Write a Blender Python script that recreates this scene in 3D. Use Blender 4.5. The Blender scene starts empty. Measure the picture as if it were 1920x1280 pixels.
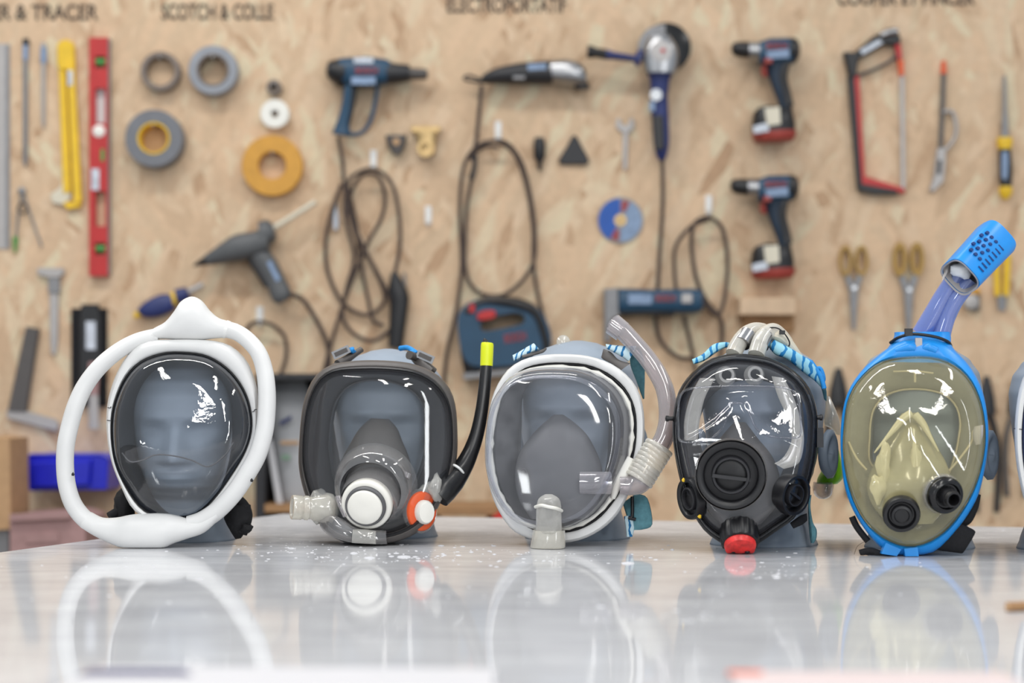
import bpy, bmesh, math, random
from mathutils import Vector, Matrix
random.seed(7)
PI = math.pi
SC = bpy.context.scene
COL = SC.collection

# ------------------------------------------------------------------ camera, world, light
F = 70.0/36.0*1920.0          # focal length in pixels
YH = 740.0                    # image row of the horizon
CAMZ, TZ, WY = 1.093, 0.90, 4.25   # eye height, table height, distance of the tool wall
cd = bpy.data.cameras.new('camera'); cam = bpy.data.objects.new('camera', cd); COL.objects.link(cam)
cam.location = (0, 0, CAMZ); cam.rotation_euler = (PI/2, 0, 0)
cd.lens = 70; cd.sensor_width = 36; cd.shift_y = (YH-640)/1920.0
cd.clip_start = 0.05; cd.clip_end = 60
cd.dof.use_dof = True; cd.dof.focus_distance = 2.50; cd.dof.aperture_fstop = 3.1
SC.camera = cam
SC.view_settings.view_transform = 'Standard'; SC.view_settings.look = 'None'
SC.view_settings.exposure = 0.0; SC.view_settings.gamma = 1.0
SC.view_settings.use_curve_mapping = False
SC.cycles.max_bounces = 10; SC.cycles.transparent_max_bounces = 24
SC.cycles.caustics_reflective = False; SC.cycles.caustics_refractive = False
SC.cycles.sample_clamp_indirect = 6.0
w = bpy.data.worlds.new('workshop_air'); SC.world = w; w.use_nodes = True
w.node_tree.nodes['Background'].inputs[0].default_value = (0.86, 0.93, 1.0, 1)
w.node_tree.nodes['Background'].inputs[1].default_value = 0.62
LAMPS = [(-1.3, 0.9, 1.8, 0.16, 90, 0, 20), (0.45, 0.6, 1.8, 0.16, 90, 0, 20), (-0.9, 2.9, 2.4, 0.16, 0, 0, 30), (1.9, 2.2, 1.8, 0.16, 90, 0, 18), (-0.75, -3.2, 3.4, 0.30, 90, 0, 92), (0.95, -3.2, 3.4, 0.30, 90, 0, 92)]  # last two rows: unseen lights added behind the camera for visor reflections
LAMPZ = 3.10
def lamp(name, loc, rot, sx, sy, power, col=(1, .975, .94)):
    l = bpy.data.lights.new(name, 'AREA'); l.shape = 'RECTANGLE'; l.size = sx; l.size_y = sy
    l.energy = power; l.color = col
    o = bpy.data.objects.new(name, l); COL.objects.link(o); o.location = loc; o.rotation_euler = rot
    return o
for i, (lx, ly, ls, lw, rz, tl, pw) in enumerate(LAMPS):
    lamp('tube_light', (lx, ly, LAMPZ-0.065), (0, 0, math.radians(rz)), ls, lw, pw)

ADDED_WINDOWS = [(2.2, -3.6, .30, .6, 2.9), (-2.9, -3.6, .42, 1.15, 1.75)]     # unseen windows added behind the camera to streak the visors: x, y, width, sill, head
for wx, wy, ww, z0, z1 in ADDED_WINDOWS:
    lamp('daylight', (wx, wy+.03, (z0+z1)/2), (PI/2, 0, 0), ww, z1-z0, 54*ww*(z1-z0), (.95, .98, 1.0))

# ------------------------------------------------------------------ helpers
def P(u, v, Y):               # photo measurement (px, px) taken at distance Y -> metres
    return Vector(((u-960.0)*Y/F, Y, CAMZ-(v-YH)*Y/F))
def lin(c):
    return tuple(((x/255.0)/12.92 if x/255.0 <= 0.04045 else ((x/255.0+0.055)/1.055)**2.4) for x in c) + (1.0,)
def cr(pts, closed=False, k=6):   # Catmull-Rom through points of any dimension
    n = len(pts); out = []
    for i in range(n if closed else n-1):
        if closed: a, b, c, d = (pts[(i+j-1) % n] for j in range(4))
        else: a, b, c, d = pts[max(i-1, 0)], pts[i], pts[i+1], pts[min(i+2, n-1)]
        for s in range(k):
            t = s/k
            out.append(tuple(0.5*((2*b[q])+(-a[q]+c[q])*t+(2*a[q]-5*b[q]+4*c[q]-d[q])*t*t+(-a[q]+3*b[q]-3*c[q]+d[q])*t**3) for q in range(len(b))))
    if not closed: out.append(tuple(pts[-1]))
    return out
class MB:
    def __init__(s): s.v = []; s.f = []
    def ring(s, pts):
        i = len(s.v); s.v += [Vector(p) for p in pts]; return list(range(i, i+len(pts)))
    def loft(s, rings, cap0=True, cap1=True, loop=False, closed=True):
        R = [s.ring(r) for r in rings]; n = len(R[0])
        pairs = list(zip(R, R[1:])) + ([(R[-1], R[0])] if loop else [])
        for a, b in pairs:
            for i in range(n if closed else n-1):
                j = (i+1) % n; s.f.append((a[i], a[j], b[j], b[i]))
        if not loop and cap0: s.f.append(tuple(reversed(R[0])))
        if not loop and cap1: s.f.append(tuple(R[-1]))
        return s
    def box(s, c, size, rot=None):
        c = Vector(c); hx, hy, hz = [q/2 for q in size]; m = rot or Matrix.Identity(3)
        rs = []
        for z in (-hz, hz):
            rs.append([c + m @ Vector((x, y, z)) for x, y in ((-hx, -hy), (hx, -hy), (hx, hy), (-hx, hy))])
        return s.loft(rs)
    def tube(s, path, r, n=10, closed=False, cap=True, sq=None):
        pts = [Vector(p) for p in path]; N = len(pts)
        rr = r if isinstance(r, (list, tuple)) else [r]*N
        if len(rr) != N: rr = [rr[min(len(rr)-1, int(i*(len(rr)-1)/(N-1)))]*(1-((i*(len(rr)-1)/(N-1)) % 1)) + rr[min(len(rr)-1, int(i*(len(rr)-1)/(N-1))+1)]*((i*(len(rr)-1)/(N-1)) % 1) for i in range(N)]
        rings = []; up = None
        for i in range(N):
            t = (pts[(i+1) % N]-pts[i-1]) if closed else (pts[min(i+1, N-1)]-pts[max(i-1, 0)])
            t.normalize()
            if up is None:
                up = Vector((0, 1, 0)) if abs(t.y) < .9 else Vector((0, 0, 1))
            up = (up - t*up.dot(t)).normalized(); sd = t.cross(up)
            q = sq or 1.0
            rings.append([pts[i] + up*math.cos(2*PI*k/n)*rr[i]*q + sd*math.sin(2*PI*k/n)*rr[i] for k in range(n)])
        return s.loft(rings, cap, cap, loop=closed)
    def lathe(s, o, axis, prof, n=24, loop=False, cap=True, sx=1.0):
        o = Vector(o); a = Vector(axis).normalized()
        u = Vector((1, 0, 0)) if abs(a.x) < .9 else Vector((0, 0, 1)); u = (u-a*u.dot(a)).normalized(); w_ = a.cross(u)
        return s.loft([[o+a*h+(u*math.cos(2*PI*k/n)*sx+w_*math.sin(2*PI*k/n))*r for k in range(n)] for r, h in prof], cap, cap, loop)
    def ell(s, st, n=16, p=2.0, Y=None, cap=True, k=0):   # stations (u1,v1,u2,v2,half depth, distance)
        if k: st = cr(st, False, k)
        rings = []
        for q in st:
            u1, v1, u2, v2, hd = q[:5]; yy = q[5] if len(q) > 5 else Y
            a, b = P(u1, v1, yy), P(u2, v2, yy); c = (a+b)/2; h = (a-b)/2
            r = []
            for i in range(n):
                t = 2*PI*i/n; ct, st_ = math.cos(t), math.sin(t)
                f = lambda x: math.copysign(abs(x)**(2/p), x)
                r.append(c+h*f(ct)+Vector((0, hd, 0))*f(st_))
            rings.append(r)
        return s.loft(rings, cap, cap)
    def prism(s, pts, Y0, Y1, bev=0.0):     # flat outline in px at Y0 (front) extruded back to Y1
        A = [P(u, v, Y0) for u, v in pts]; D = Vector((0, Y1-Y0, 0))
        if bev:
            c = sum(A, Vector())/len(A)
            ins = []
            m = len(A)
            for i in range(m):
                t = (A[(i+1) % m]-A[i-1]).normalized(); nn = Vector((t.z, 0, -t.x))
                ins.append(nn)
            area = sum(A[i].x*A[(i+1) % m].z-A[(i+1) % m].x*A[i].z for i in range(m))
            sg = -1 if area > 0 else 1
            front = [A[i]+ins[i]*bev*sg for i in range(m)]
            b = Vector((0, bev, 0))
            s.loft([front, [a+b for a in A], [a+D for a in A]])
        else: s.loft([A, [a+D for a in A]])
        return s
    def holed(s, outer, inner, Y0, Y1):     # px outlines with equal counts
        A = [P(u, v, Y0) for u, v in outer]; B = [P(u, v, Y0) for u, v in inner]; D = Vector((0, Y1-Y0, 0))
        return s.loft([A, [a+D for a in A], [b+D for b in B], B], loop=True)

ORG = {}
def build(name, mb, m, parent=None, smooth=35, sub=0, **props):
    org = ORG.get(parent.name, Vector()) if parent else Vector()
    me = bpy.data.meshes.new(name)
    me.from_pydata([tuple(v-org) for v in mb.v], [], mb.f); me.validate()
    bm = bmesh.new(); bm.from_mesh(me)
    bmesh.ops.remove_doubles(bm, verts=bm.verts, dist=1e-6)
    bmesh.ops.recalc_face_normals(bm, faces=bm.faces); bm.to_mesh(me); bm.free()
    if smooth is not None:
        me.shade_smooth()
        if smooth < 180: me.set_sharp_from_angle(angle=math.radians(smooth))
    me.materials.append(m)
    o = bpy.data.objects.new(name, me); COL.objects.link(o)
    if parent: o.parent = parent
    ORG[o.name] = org
    if sub:
        md = o.modifiers.new('smoothing', 'SUBSURF'); md.levels = sub; md.render_levels = sub
    for k_, v_ in props.items(): o[k_] = v_
    return o
def thing(name, label, cat, loc, group=None):
    o = bpy.data.objects.new(name, None); COL.objects.link(o); o.location = loc; o.empty_display_size = .02
    o['label'] = label; o['category'] = cat
    if group: o['group'] = group
    ORG[o.name] = Vector(loc)
    return o
def tag(o, label, cat, group=None, kind=None):
    o['label'] = label; o['category'] = cat
    if group: o['group'] = group
    if kind: o['kind'] = kind
    return o

# ------------------------------------------------------------------ materials
def base(name):
    m = bpy.data.materials.new(name); m.use_nodes = True
    return m, m.node_tree.nodes, m.node_tree.links, m.node_tree.nodes['Principled BSDF']
def mat(name, c, rough=.5, metal=0.0, var=.08, scale=40, bump=0.0, coat=0.0, trans=0.0, sss=0.0, alpha=None):
    m, N, L, b = base(name)
    tc = N.new('ShaderNodeTexCoord'); nz = N.new('ShaderNodeTexNoise'); nz.inputs['Scale'].default_value = scale
    nz.inputs['Detail'].default_value = 4
    L.new(tc.outputs['Object'], nz.inputs['Vector'])
    rp = N.new('ShaderNodeValToRGB'); rp.color_ramp.elements[0].position = .3; rp.color_ramp.elements[1].position = .7
    lc = lin(c)
    rp.color_ramp.elements[0].color = tuple(max(0, x*(1-var)) for x in lc[:3])+(1,)
    rp.color_ramp.elements[1].color = tuple(min(1, x*(1+var)) for x in lc[:3])+(1,)
    L.new(nz.outputs['Fac'], rp.inputs['Fac']); L.new(rp.outputs['Color'], b.inputs['Base Color'])
    b.inputs['Roughness'].default_value = rough; b.inputs['Metallic'].default_value = metal
    b.inputs['Coat Weight'].default_value = coat; b.inputs['Coat Roughness'].default_value = .08
    if trans: b.inputs['Transmission Weight'].default_value = trans
    if sss: b.inputs['Subsurface Weight'].default_value = sss; b.inputs['Subsurface Scale'].default_value = .01
    if bump:
        bp = N.new('ShaderNodeBump'); bp.inputs['Strength'].default_value = bump; bp.inputs['Distance'].default_value = .001
        L.new(nz.outputs['Fac'], bp.inputs['Height']); L.new(bp.outputs['Normal'], b.inputs['Normal'])
    return m
def clear(name, tint=(240, 242, 245), haze=.05, hcol=(200, 202, 205), edge=.25, rough=.03, spec=.06, bump=0.0, patch=0.0, bs=14):
    """thin clear plastic: see-through, a little milky, mirror-like towards grazing angles"""
    m, N, L, b = base(name); N.remove(b); out = N['Material Output']
    tr = N.new('ShaderNodeBsdfTransparent'); tr.inputs[0].default_value = lin(tint)
    df = N.new('ShaderNodeBsdfDiffuse'); df.inputs[0].default_value = lin(hcol)
    gl = N.new('ShaderNodeBsdfGlossy'); gl.inputs['Roughness'].default_value = rough; gl.inputs[0].default_value = (1, 1, 1, 1)
    lw = N.new('ShaderNodeLayerWeight'); lw.inputs['Blend'].default_value = .5
    p4 = N.new('ShaderNodeMath'); p4.operation = 'POWER'; p4.inputs[1].default_value = 4.0
    L.new(lw.outputs['Facing'], p4.inputs[0])
    g = N.new('ShaderNodeMath'); g.operation = 'MULTIPLY_ADD'; g.use_clamp = True
    g.inputs[1].default_value = .7; g.inputs[2].default_value = spec; L.new(p4.outputs[0], g.inputs[0])
    p2 = N.new('ShaderNodeMath'); p2.operation = 'POWER'; p2.inputs[1].default_value = 2.0
    L.new(lw.outputs['Facing'], p2.inputs[0])
    h = N.new('ShaderNodeMath'); h.operation = 'MULTIPLY_ADD'; h.use_clamp = True
    h.inputs[1].default_value = edge; L.new(p2.outputs[0], h.inputs[0])
    tc = N.new('ShaderNodeTexCoord'); nz = N.new('ShaderNodeTexNoise'); nz.inputs['Scale'].default_value = bs; nz.inputs['Detail'].default_value = 6
    L.new(tc.outputs['Object'], nz.inputs['Vector'])
    mr = N.new('ShaderNodeMapRange'); mr.inputs['From Min'].default_value = .5; mr.inputs['From Max'].default_value = .75
    mr.inputs['To Min'].default_value = haze; mr.inputs['To Max'].default_value = haze+patch
    L.new(nz.outputs['Fac'], mr.inputs['Value']); L.new(mr.outputs[0], h.inputs[2])
    m1 = N.new('ShaderNodeMixShader'); L.new(h.outputs[0], m1.inputs[0]); L.new(tr.outputs[0], m1.inputs[1]); L.new(df.outputs[0], m1.inputs[2])
    m2 = N.new('ShaderNodeMixShader'); L.new(g.outputs[0], m2.inputs[0]); L.new(m1.outputs[0], m2.inputs[1]); L.new(gl.outputs[0], m2.inputs[2])
    if bump:
        bp = N.new('ShaderNodeBump'); bp.inputs['Strength'].default_value = bump; bp.inputs['Distance'].default_value = .004
        L.new(nz.outputs['Fac'], bp.inputs['Height']); L.new(bp.outputs['Normal'], gl.inputs['Normal'])
    L.new(m2.outputs[0], out.inputs['Surface'])
    return m
def osb():
    m, N, L, b = base('strand_board'); tc = N.new('ShaderNodeTexCoord')
    nz = N.new('ShaderNodeTexNoise'); nz.inputs['Scale'].default_value = 9; L.new(tc.outputs['Object'], nz.inputs['Vector'])
    vm = N.new('ShaderNodeVectorMath'); vm.operation = 'MULTIPLY_ADD'; vm.inputs[1].default_value = (.05, .05, .05)
    L.new(nz.outputs['Color'], vm.inputs[0]); L.new(tc.outputs['Object'], vm.inputs[2])
    cols = []
    for i, (rot, sc) in enumerate(((8, (46, 1, 9)), (-28, (52, 1, 11)), (38, (44, 1, 10)))):
        mp = N.new('ShaderNodeMapping'); mp.inputs['Rotation'].default_value = (0, math.radians(rot), 0); mp.inputs['Location'].default_value = (i*3.1, 0, i*1.7)
        mp2 = N.new('ShaderNodeMapping'); mp2.inputs['Scale'].default_value = sc
        L.new(vm.outputs[0], mp.inputs['Vector']); L.new(mp.outputs[0], mp2.inputs['Vector'])
        vo = N.new('ShaderNodeTexVoronoi'); vo.inputs['Scale'].default_value = 1.0; L.new(mp2.outputs[0], vo.inputs['Vector'])
        sp = N.new('ShaderNodeSeparateColor'); L.new(vo.outputs['Color'], sp.inputs[0])
        rp = N.new('ShaderNodeValToRGB'); e = rp.color_ramp.elements
        e[0].position = 0; e[0].color = lin((188, 154, 122)); e[1].position = 1; e[1].color = lin((220, 204, 172))
        for pos, c in ((.12, (206, 176, 144)), (.4, (221, 190, 157)), (.6, (209, 181, 149)), (.8, (222, 194, 163))):
            q = e.new(pos); q.color = lin(c)
        L.new(sp.outputs[0], rp.inputs[0]); cols.append((rp, sp))
    n2 = N.new('ShaderNodeTexNoise'); n2.inputs['Scale'].default_value = 6; n2.inputs['Detail'].default_value = 3; L.new(tc.outputs['Object'], n2.inputs['Vector'])
    def mix(f, a, c2):
        x = N.new('ShaderNodeMix'); x.data_type = 'RGBA'; L.new(f, x.inputs[0]); L.new(a, x.inputs[6]); L.new(c2, x.inputs[7]); return x.outputs[2]
    g1 = N.new('ShaderNodeMapRange'); g1.inputs['From Min'].default_value = .42; g1.inputs['From Max'].default_value = .5; L.new(n2.outputs['Fac'], g1.inputs['Value'])
    c1 = mix(g1.outputs[0], cols[0][0].outputs[0], cols[1][0].outputs[0])
    g2 = N.new('ShaderNodeMapRange'); g2.inputs['From Min'].default_value = .55; g2.inputs['From Max'].default_value = .6; L.new(cols[1][1].outputs[1], g2.inputs['Value'])
    c2 = mix(g2.outputs[0], c1, cols[2][0].outputs[0])
    fine = N.new('ShaderNodeTexNoise'); fine.inputs['Scale'].default_value = 60; fine.inputs['Detail'].default_value = 6; L.new(tc.outputs['Object'], fine.inputs['Vector'])
    hs = N.new('ShaderNodeHueSaturation'); mr = N.new('ShaderNodeMapRange'); mr.inputs['To Min'].default_value = .82; mr.inputs['To Max'].default_value = 1.12
    L.new(fine.outputs['Fac'], mr.inputs['Value']); L.new(mr.outputs[0], hs.inputs['Value']); L.new(c2, hs.inputs['Color'])
    L.new(hs.outputs[0], b.inputs['Base Color']); b.inputs['Roughness'].default_value = .75
    bp = N.new('ShaderNodeBump'); bp.inputs['Strength'].default_value = .4; bp.inputs['Distance'].default_value = .002
    L.new(cols[0][1].outputs[2], bp.inputs['Height']); L.new(bp.outputs[0], b.inputs['Normal'])
    return m
def tabletop_mat():
    m, N, L, b = base('white_laminate'); tc = N.new('ShaderNodeTexCoord')
    a = N.new('ShaderNodeTexNoise'); a.inputs['Scale'].default_value = 7; a.inputs['Detail'].default_value = 6; a.inputs['Distortion'].default_value = .8
    mp = N.new('ShaderNodeMapping'); mp.inputs['Scale'].default_value = (1, 3.2, 1); L.new(tc.outputs['Object'], mp.inputs['Vector']); L.new(mp.outputs[0], a.inputs['Vector'])
    rp = N.new('ShaderNodeValToRGB'); e = rp.color_ramp.elements
    e[0].position = .3; e[0].color = lin((186, 187, 191)); e[1].position = .68; e[1].color = lin((210, 211, 214))
    L.new(a.outputs['Fac'], rp.inputs[0])
    # worn-in scratches and smears
    s = N.new('ShaderNodeTexNoise'); s.inputs['Scale'].default_value = 30; s.inputs['Detail'].default_value = 8
    mp2 = N.new('ShaderNodeMapping'); mp2.inputs['Scale'].default_value = (1, 9, 1); mp2.inputs['Rotation'].default_value = (0, 0, .3)
    L.new(tc.outputs['Object'], mp2.inputs['Vector']); L.new(mp2.outputs[0], s.inputs['Vector'])
    r2 = N.new('ShaderNodeMapRange'); r2.inputs['From Min'].default_value = .5; r2.inputs['From Max'].default_value = .72; r2.inputs['To Min'].default_value = .0; r2.inputs['To Max'].default_value = .45
    L.new(s.outputs['Fac'], r2.inputs['Value'])
    mx = N.new('ShaderNodeMix'); mx.data_type = 'RGBA'; mx.inputs[7].default_value = lin((226, 225, 224))
    L.new(r2.outputs[0], mx.inputs[0]); L.new(rp.outputs[0], mx.inputs[6]); L.new(mx.outputs[2], b.inputs['Base Color'])
    # the polish is worn where the masks are worked on (far half), mirror-like towards the near half
    sx = N.new('ShaderNodeSeparateXYZ'); L.new(tc.outputs['Object'], sx.inputs[0])
    ry = N.new('ShaderNodeMapRange'); ry.inputs['From Min'].default_value = .36; ry.inputs['From Max'].default_value = .72
    ry.inputs['To Min'].default_value = .045; ry.inputs['To Max'].default_value = .22; L.new(sx.outputs[1], ry.inputs['Value'])
    ad = N.new('ShaderNodeMath'); ad.operation = 'MULTIPLY_ADD'; ad.inputs[1].default_value = .25; L.new(r2.outputs[0], ad.inputs[0]); L.new(ry.outputs[0], ad.inputs[2])
    L.new(ad.outputs[0], b.inputs['Roughness']); b.inputs['IOR'].default_value = 1.17; b.inputs['Specular IOR Level'].default_value = .5
    return m
M = {}
M['osb'] = osb(); M['top'] = tabletop_mat()
M['white'] = mat('white_resin', (221, 221, 220), .38, var=.03, scale=25, bump=.15)
M['white_gloss'] = mat('white_plastic', (228, 228, 226), .22, var=.03)
M['foam'] = mat('blue_grey_head', (144, 156, 170), .55, var=.05, scale=30)
M['black'] = mat('black_plastic', (24, 24, 27), .38, var=.2)
M['blackg'] = mat('black_gloss_rubber', (20, 20, 22), .2, var=.2)
M['fabric'] = mat('black_strap', (16, 16, 20), .85, var=.3, scale=300, bump=.4)
M['rubber'] = mat('warm_grey_rubber', (84, 80, 78), .45, var=.08)
M['seal'] = mat('dark_grey_silicone', (72, 71, 74), .5, var=.08)
M['seal2'] = mat('mid_grey_silicone', (92, 92, 95), .5, var=.05)
M['sealdk'] = mat('charcoal_silicone', (30, 30, 33), .4, var=.1)
M['cup'] = mat('grey_nose_cup', (98, 95, 93), .42, var=.04)
M['steel'] = mat('steel', (170, 170, 172), .28, metal=1.0, var=.06)
M['dsteel'] = mat('dull_steel', (138, 138, 140), .5, metal=.5, var=.08)
M['alu'] = mat('aluminium', (176, 172, 170), .45, metal=.3, var=.05)
M['bluestrap'] = mat('sky_blue_strap', (30, 140, 215), .7, var=.1, scale=200)
M['yellow_tip'] = mat('lime_yellow_tip', (222, 232, 30), .35, var=.03)
M['orange'] = mat('orange_rubber', (226, 92, 44), .45)
M['red'] = mat('red_plastic', (186, 40, 40), .4)
M['redv'] = mat('worn_red_button', (222, 54, 52), .35, var=.3, scale=110)
M['cream'] = mat('cream_plastic', (214, 206, 186), .4, var=.04)
M['capw'] = mat('white_cap', (236, 234, 226), .45, var=.03)
M['hosegrey'] = mat('black_hose', (30, 30, 32), .28)
M['blue'] = mat('cyan_blue_plastic', (26, 142, 226), .35, var=.06)
M['lime'] = mat('lime_green_plastic', (140, 216, 40), .35)
M['boschblue'] = mat('petrol_blue_plastic', (28, 68, 96), .42)
M['navy'] = mat('navy_plastic', (38, 50, 104), .4)
M['dark'] = mat('charcoal_plastic', (34, 34, 38), .45)
M['yellow'] = mat('yellow_plastic', (232, 190, 40), .45)
M['ochre'] = mat('ochre_tape', (206, 150, 56), .5)
M['greytape'] = mat('silver_grey_tape', (142, 146, 154), .45)
M['dgtape'] = mat('grey_duct_tape', (112, 114, 120), .5)
M['browntape'] = mat('brown_cardboard', (124, 112, 104), .6)
M['cord'] = mat('cable_rubber', (70, 56, 50), .55)
M['gun'] = mat('grey_glue_gun', (86, 88, 90), .45)
M['label'] = mat('pale_label', (198, 204, 214), .4, var=.2, scale=60)
M['bluelabel'] = mat('light_blue_label', (126, 148, 178), .4, var=.2, scale=60)
M['green'] = mat('green_vial', (70, 150, 70), .3)
M['brass'] = mat('brass', (200, 170, 120), .35, metal=.6)
M['wood'] = mat('pale_pine', (206, 178, 148), .65, var=.1)
M['brownwood'] = mat('brown_wood', (160, 122, 84), .7, var=.12)
M['card'] = mat('cardboard', (186, 150, 112), .8)
M['pink'] = mat('dusty_pink_box', (164, 130, 128), .7)
M['binblue'] = mat('cobalt_blue_bin', (14, 26, 190), .35)
M['ink'] = mat('stencil_ink', (80, 68, 58), .8)
M['redink'] = mat('red_print', (150, 58, 66), .5)
M['whiteink'] = mat('white_print', (225, 228, 232), .5)
M['ochre2'] = mat('ochre_handle', (168, 132, 62), .5)
M['paper'] = mat('white_paper', (206, 206, 210), .6, var=.02)
M['bench'] = mat('bench_grey', (150, 140, 130), .6)
M['floorm'] = mat('concrete', (150, 148, 145), .6, var=.1, scale=4)
M['c1'] = clear('smoky_visor_plastic', (238, 240, 243), .015, (150, 150, 156), .07, .02, .07, bump=.5, patch=.05, bs=9)
M['c2'] = clear('clear_visor_plastic', (247, 248, 249), .03, (176, 178, 182), .13, .03, .05)
M['c3'] = clear('hazy_visor_plastic', (246, 247, 250), .08, (190, 192, 198), .38, .05, .05, patch=.10, bs=22)
M['c4'] = clear('smoky_shell_plastic', (232, 233, 237), .025, (150, 152, 158), .20, .03, .07, bump=.3)
M['c5'] = clear('amber_visor_plastic', (248, 245, 228), .09, (206, 201, 172), .26, .03, .06, bump=.2)
M['ctube'] = clear('clear_tube_plastic', (232, 228, 230), .18, (222, 218, 220), .45, .06, .10, patch=.06, bs=30)
M['cfrost'] = clear('frosted_plastic', (240, 240, 236), .30, (240, 238, 232), .35, .12, .06, patch=.15, bs=40)
M['cbeige'] = clear('milky_beige_plastic', (240, 238, 230), .46, (243, 239, 228), .3, .15, .08, patch=.15, bs=40)
M['cblue'] = clear('blue_tint_tube', (170, 186, 240), .45, (140, 164, 232), .4, .05, .12)
M['ccap'] = clear('clear_collar_plastic', (240, 239, 239), .13, (206, 204, 204), .28, .05, .10, patch=.12, bs=40)
def striped(name, a, b2, sc=120):
    m, N, L, b = base(name); tc = N.new('ShaderNodeTexCoord'); nz = N.new('ShaderNodeTexWave'); nz.inputs['Scale'].default_value = sc
    nz.inputs['Distortion'].default_value = 9; nz.inputs['Detail'].default_value = 3; nz.wave_profile = 'SAW'
    L.new(tc.outputs['Object'], nz.inputs['Vector']); rp = N.new('ShaderNodeValToRGB'); rp.color_ramp.interpolation = 'CONSTANT'
    rp.color_ramp.elements[0].color = lin(a); rp.color_ramp.elements[1].color = lin(b2); rp.color_ramp.elements[1].position = .68
    L.new(nz.outputs['Fac'], rp.inputs[0]); L.new(rp.outputs[0], b.inputs['Base Color']); b.inputs['Roughness'].default_value = .8
    return m
M['bws'] = striped('blue_and_white_strap', (196, 222, 232), (28, 110, 165), 34)
M['discblue'] = mat('disc_blue_print', (30, 84, 168), .5)
M['sack'] = mat('grey_white_film', (176, 178, 182), .4, var=.1, scale=12)
M['skirt5'] = mat('olive_grey_silicone', (172, 169, 152), .5)
M['skirtl'] = mat('pale_silicone_edge', (200, 190, 160), .4)
M['gold'] = mat('golden_cup', (166, 161, 134), .22, var=.25, scale=22, coat=.6)
M['navyd'] = mat('deep_blue_hollow', (10, 56, 120), .6)
M['teal'] = mat('teal_strap', (92, 142, 154), .85, var=.15, scale=200, bump=.4)
M['bws2'] = striped('pale_blue_strap', (150, 205, 222), (24, 120, 180), 30)
M['sackgreen'] = mat('pale_green_print', (120, 150, 128), .5)
M['pinkpaper'] = mat('pinkish_paper', (216, 200, 199), .6, var=.02)
M['brick'] = mat('brick_red_plastic', (150, 54, 44), .45)
M['drillblue'] = mat('dark_blue_grip', (24, 44, 64), .45)
M['resin'] = mat('cream_resin', (208, 202, 172), .2, var=.06, coat=.5)  # also colours the highlight streaks modelled on the mask 5 cup
# ------------------------------------------------------------------ the setting
WB = WY
wall = build('wall_back', MB().box((0, WB+.01, 1.5), (9, .02, 3.4)), M['osb'], smooth=None, kind='structure')
build('floor', MB().box((0, 1.5, -.05), (9, 7, .1)), M['floorm'], smooth=None, kind='structure')
def W(u, v, d=0.0): return P(u, v, WB-d)

def lettering(text, u0, u1, v0, v1, m, parent, Y, ext=.0006, name='lettering', rot=0.0):
    c = bpy.data.curves.new(name, 'FONT'); c.body = text; c.extrude = ext; c.size = 1.0
    c.offset = .018
    tmp = bpy.data.objects.new('tmp', c); COL.objects.link(tmp); bpy.context.view_layer.update()
    me = bpy.data.meshes.new_from_object(tmp); bpy.data.objects.remove(tmp)
    xs = [v.co.x for v in me.vertices]; ys = [v.co.y for v in me.vertices]
    a, b = P(u0, v1, Y), P(u1, v0, Y)
    org = ORG.get(parent.name, Vector()) if parent else Vector()
    kx = (b.x-a.x)/(max(xs)-min(xs)); ky = (b.z-a.z)/(max(ys)-min(ys)); cx, cz = (a.x+b.x)/2, (a.z+b.z)/2
    for v in me.vertices:
        x = a.x+(v.co.x-min(xs))*kx-cx; z = a.z+(v.co.y-min(ys))*ky-cz
        x, z = x*math.cos(rot)-z*math.sin(rot), x*math.sin(rot)+z*math.cos(rot)
        v.co = Vector((x+cx, Y-v.co.z, z+cz))-org
    me.materials.append(m); o = bpy.data.objects.new(name, me); COL.objects.link(o); o.parent = parent; ORG[o.name] = org
    return o
for t, u0, u1, v0, v1 in (('MESURER & TRACER', -118, 184, 8, 38), ('SCOTCH & COLLE', 303, 513, 7, 37), ('ELECTROPORTATIF', 838, 1062, -6, 24), ('COUPER ET PINCER', 1570, 1828, -18, 10)):
    lettering(t, u0, u1, v0, v1, M['ink'], wall, WB-.001)

# luminaires
for i, (lx, ly, ls, lw, rz, tl, pw) in enumerate(LAMPS):
    t = thing('ceiling_light', ('long white ceiling tube light over the left of the table', 'long white ceiling tube light in front of the table', 'long white ceiling tube light parallel to the tool wall', 'long white ceiling tube light over the right of the table', 'wide ceiling light behind the table, the one nearer the ruler side', 'wide ceiling light behind the table, the one nearer the hacksaw side')[i], 'ceiling light', (lx, ly, LAMPZ))
    t.rotation_euler = (0, 0, math.radians(rz))
    ORG[t.name] = Vector()
    build('housing', MB().box((0, 0, 0), (ls+.04, lw+.04, .05)), M['white_gloss'], t)
    build('diffuser', MB().box((0, 0, -.035), (ls, lw, .02)), M['paper'], t)
    build('suspension_wire', MB().tube([(-.6, 0, .02), (-.6, 0, .5)], .003, 6), M['steel'], t)
    build('suspension_wire', MB().tube([(.6, 0, .02), (.6, 0, .5)], .003, 6), M['steel'], t)

for i, (wx, wy, ww, s0, s1) in enumerate(ADDED_WINDOWS):  # frames and panes around the added lights behind the camera
    fr_ = MB()
    for x0, x1, z0, z1 in ((wx-ww/2-.05, wx-ww/2, .0, 3.0), (wx+ww/2, wx+ww/2+.05, .0, 3.0), (wx-ww/2, wx+ww/2, s1, 3.0), (wx-ww/2, wx+ww/2, .0, s0)): fr_.box(((x0+x1)/2, wy, (z0+z1)/2), (x1-x0, .06, z1-z0))
    wo = build('window_%d' % (i+1), fr_, M['white_gloss'], smooth=None, kind='structure')
    build('pane', MB().box((wx, wy-.01, (s0+s1)/2), (ww, .006, s1-s0)), M['paper'], wo, smooth=None)

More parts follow.
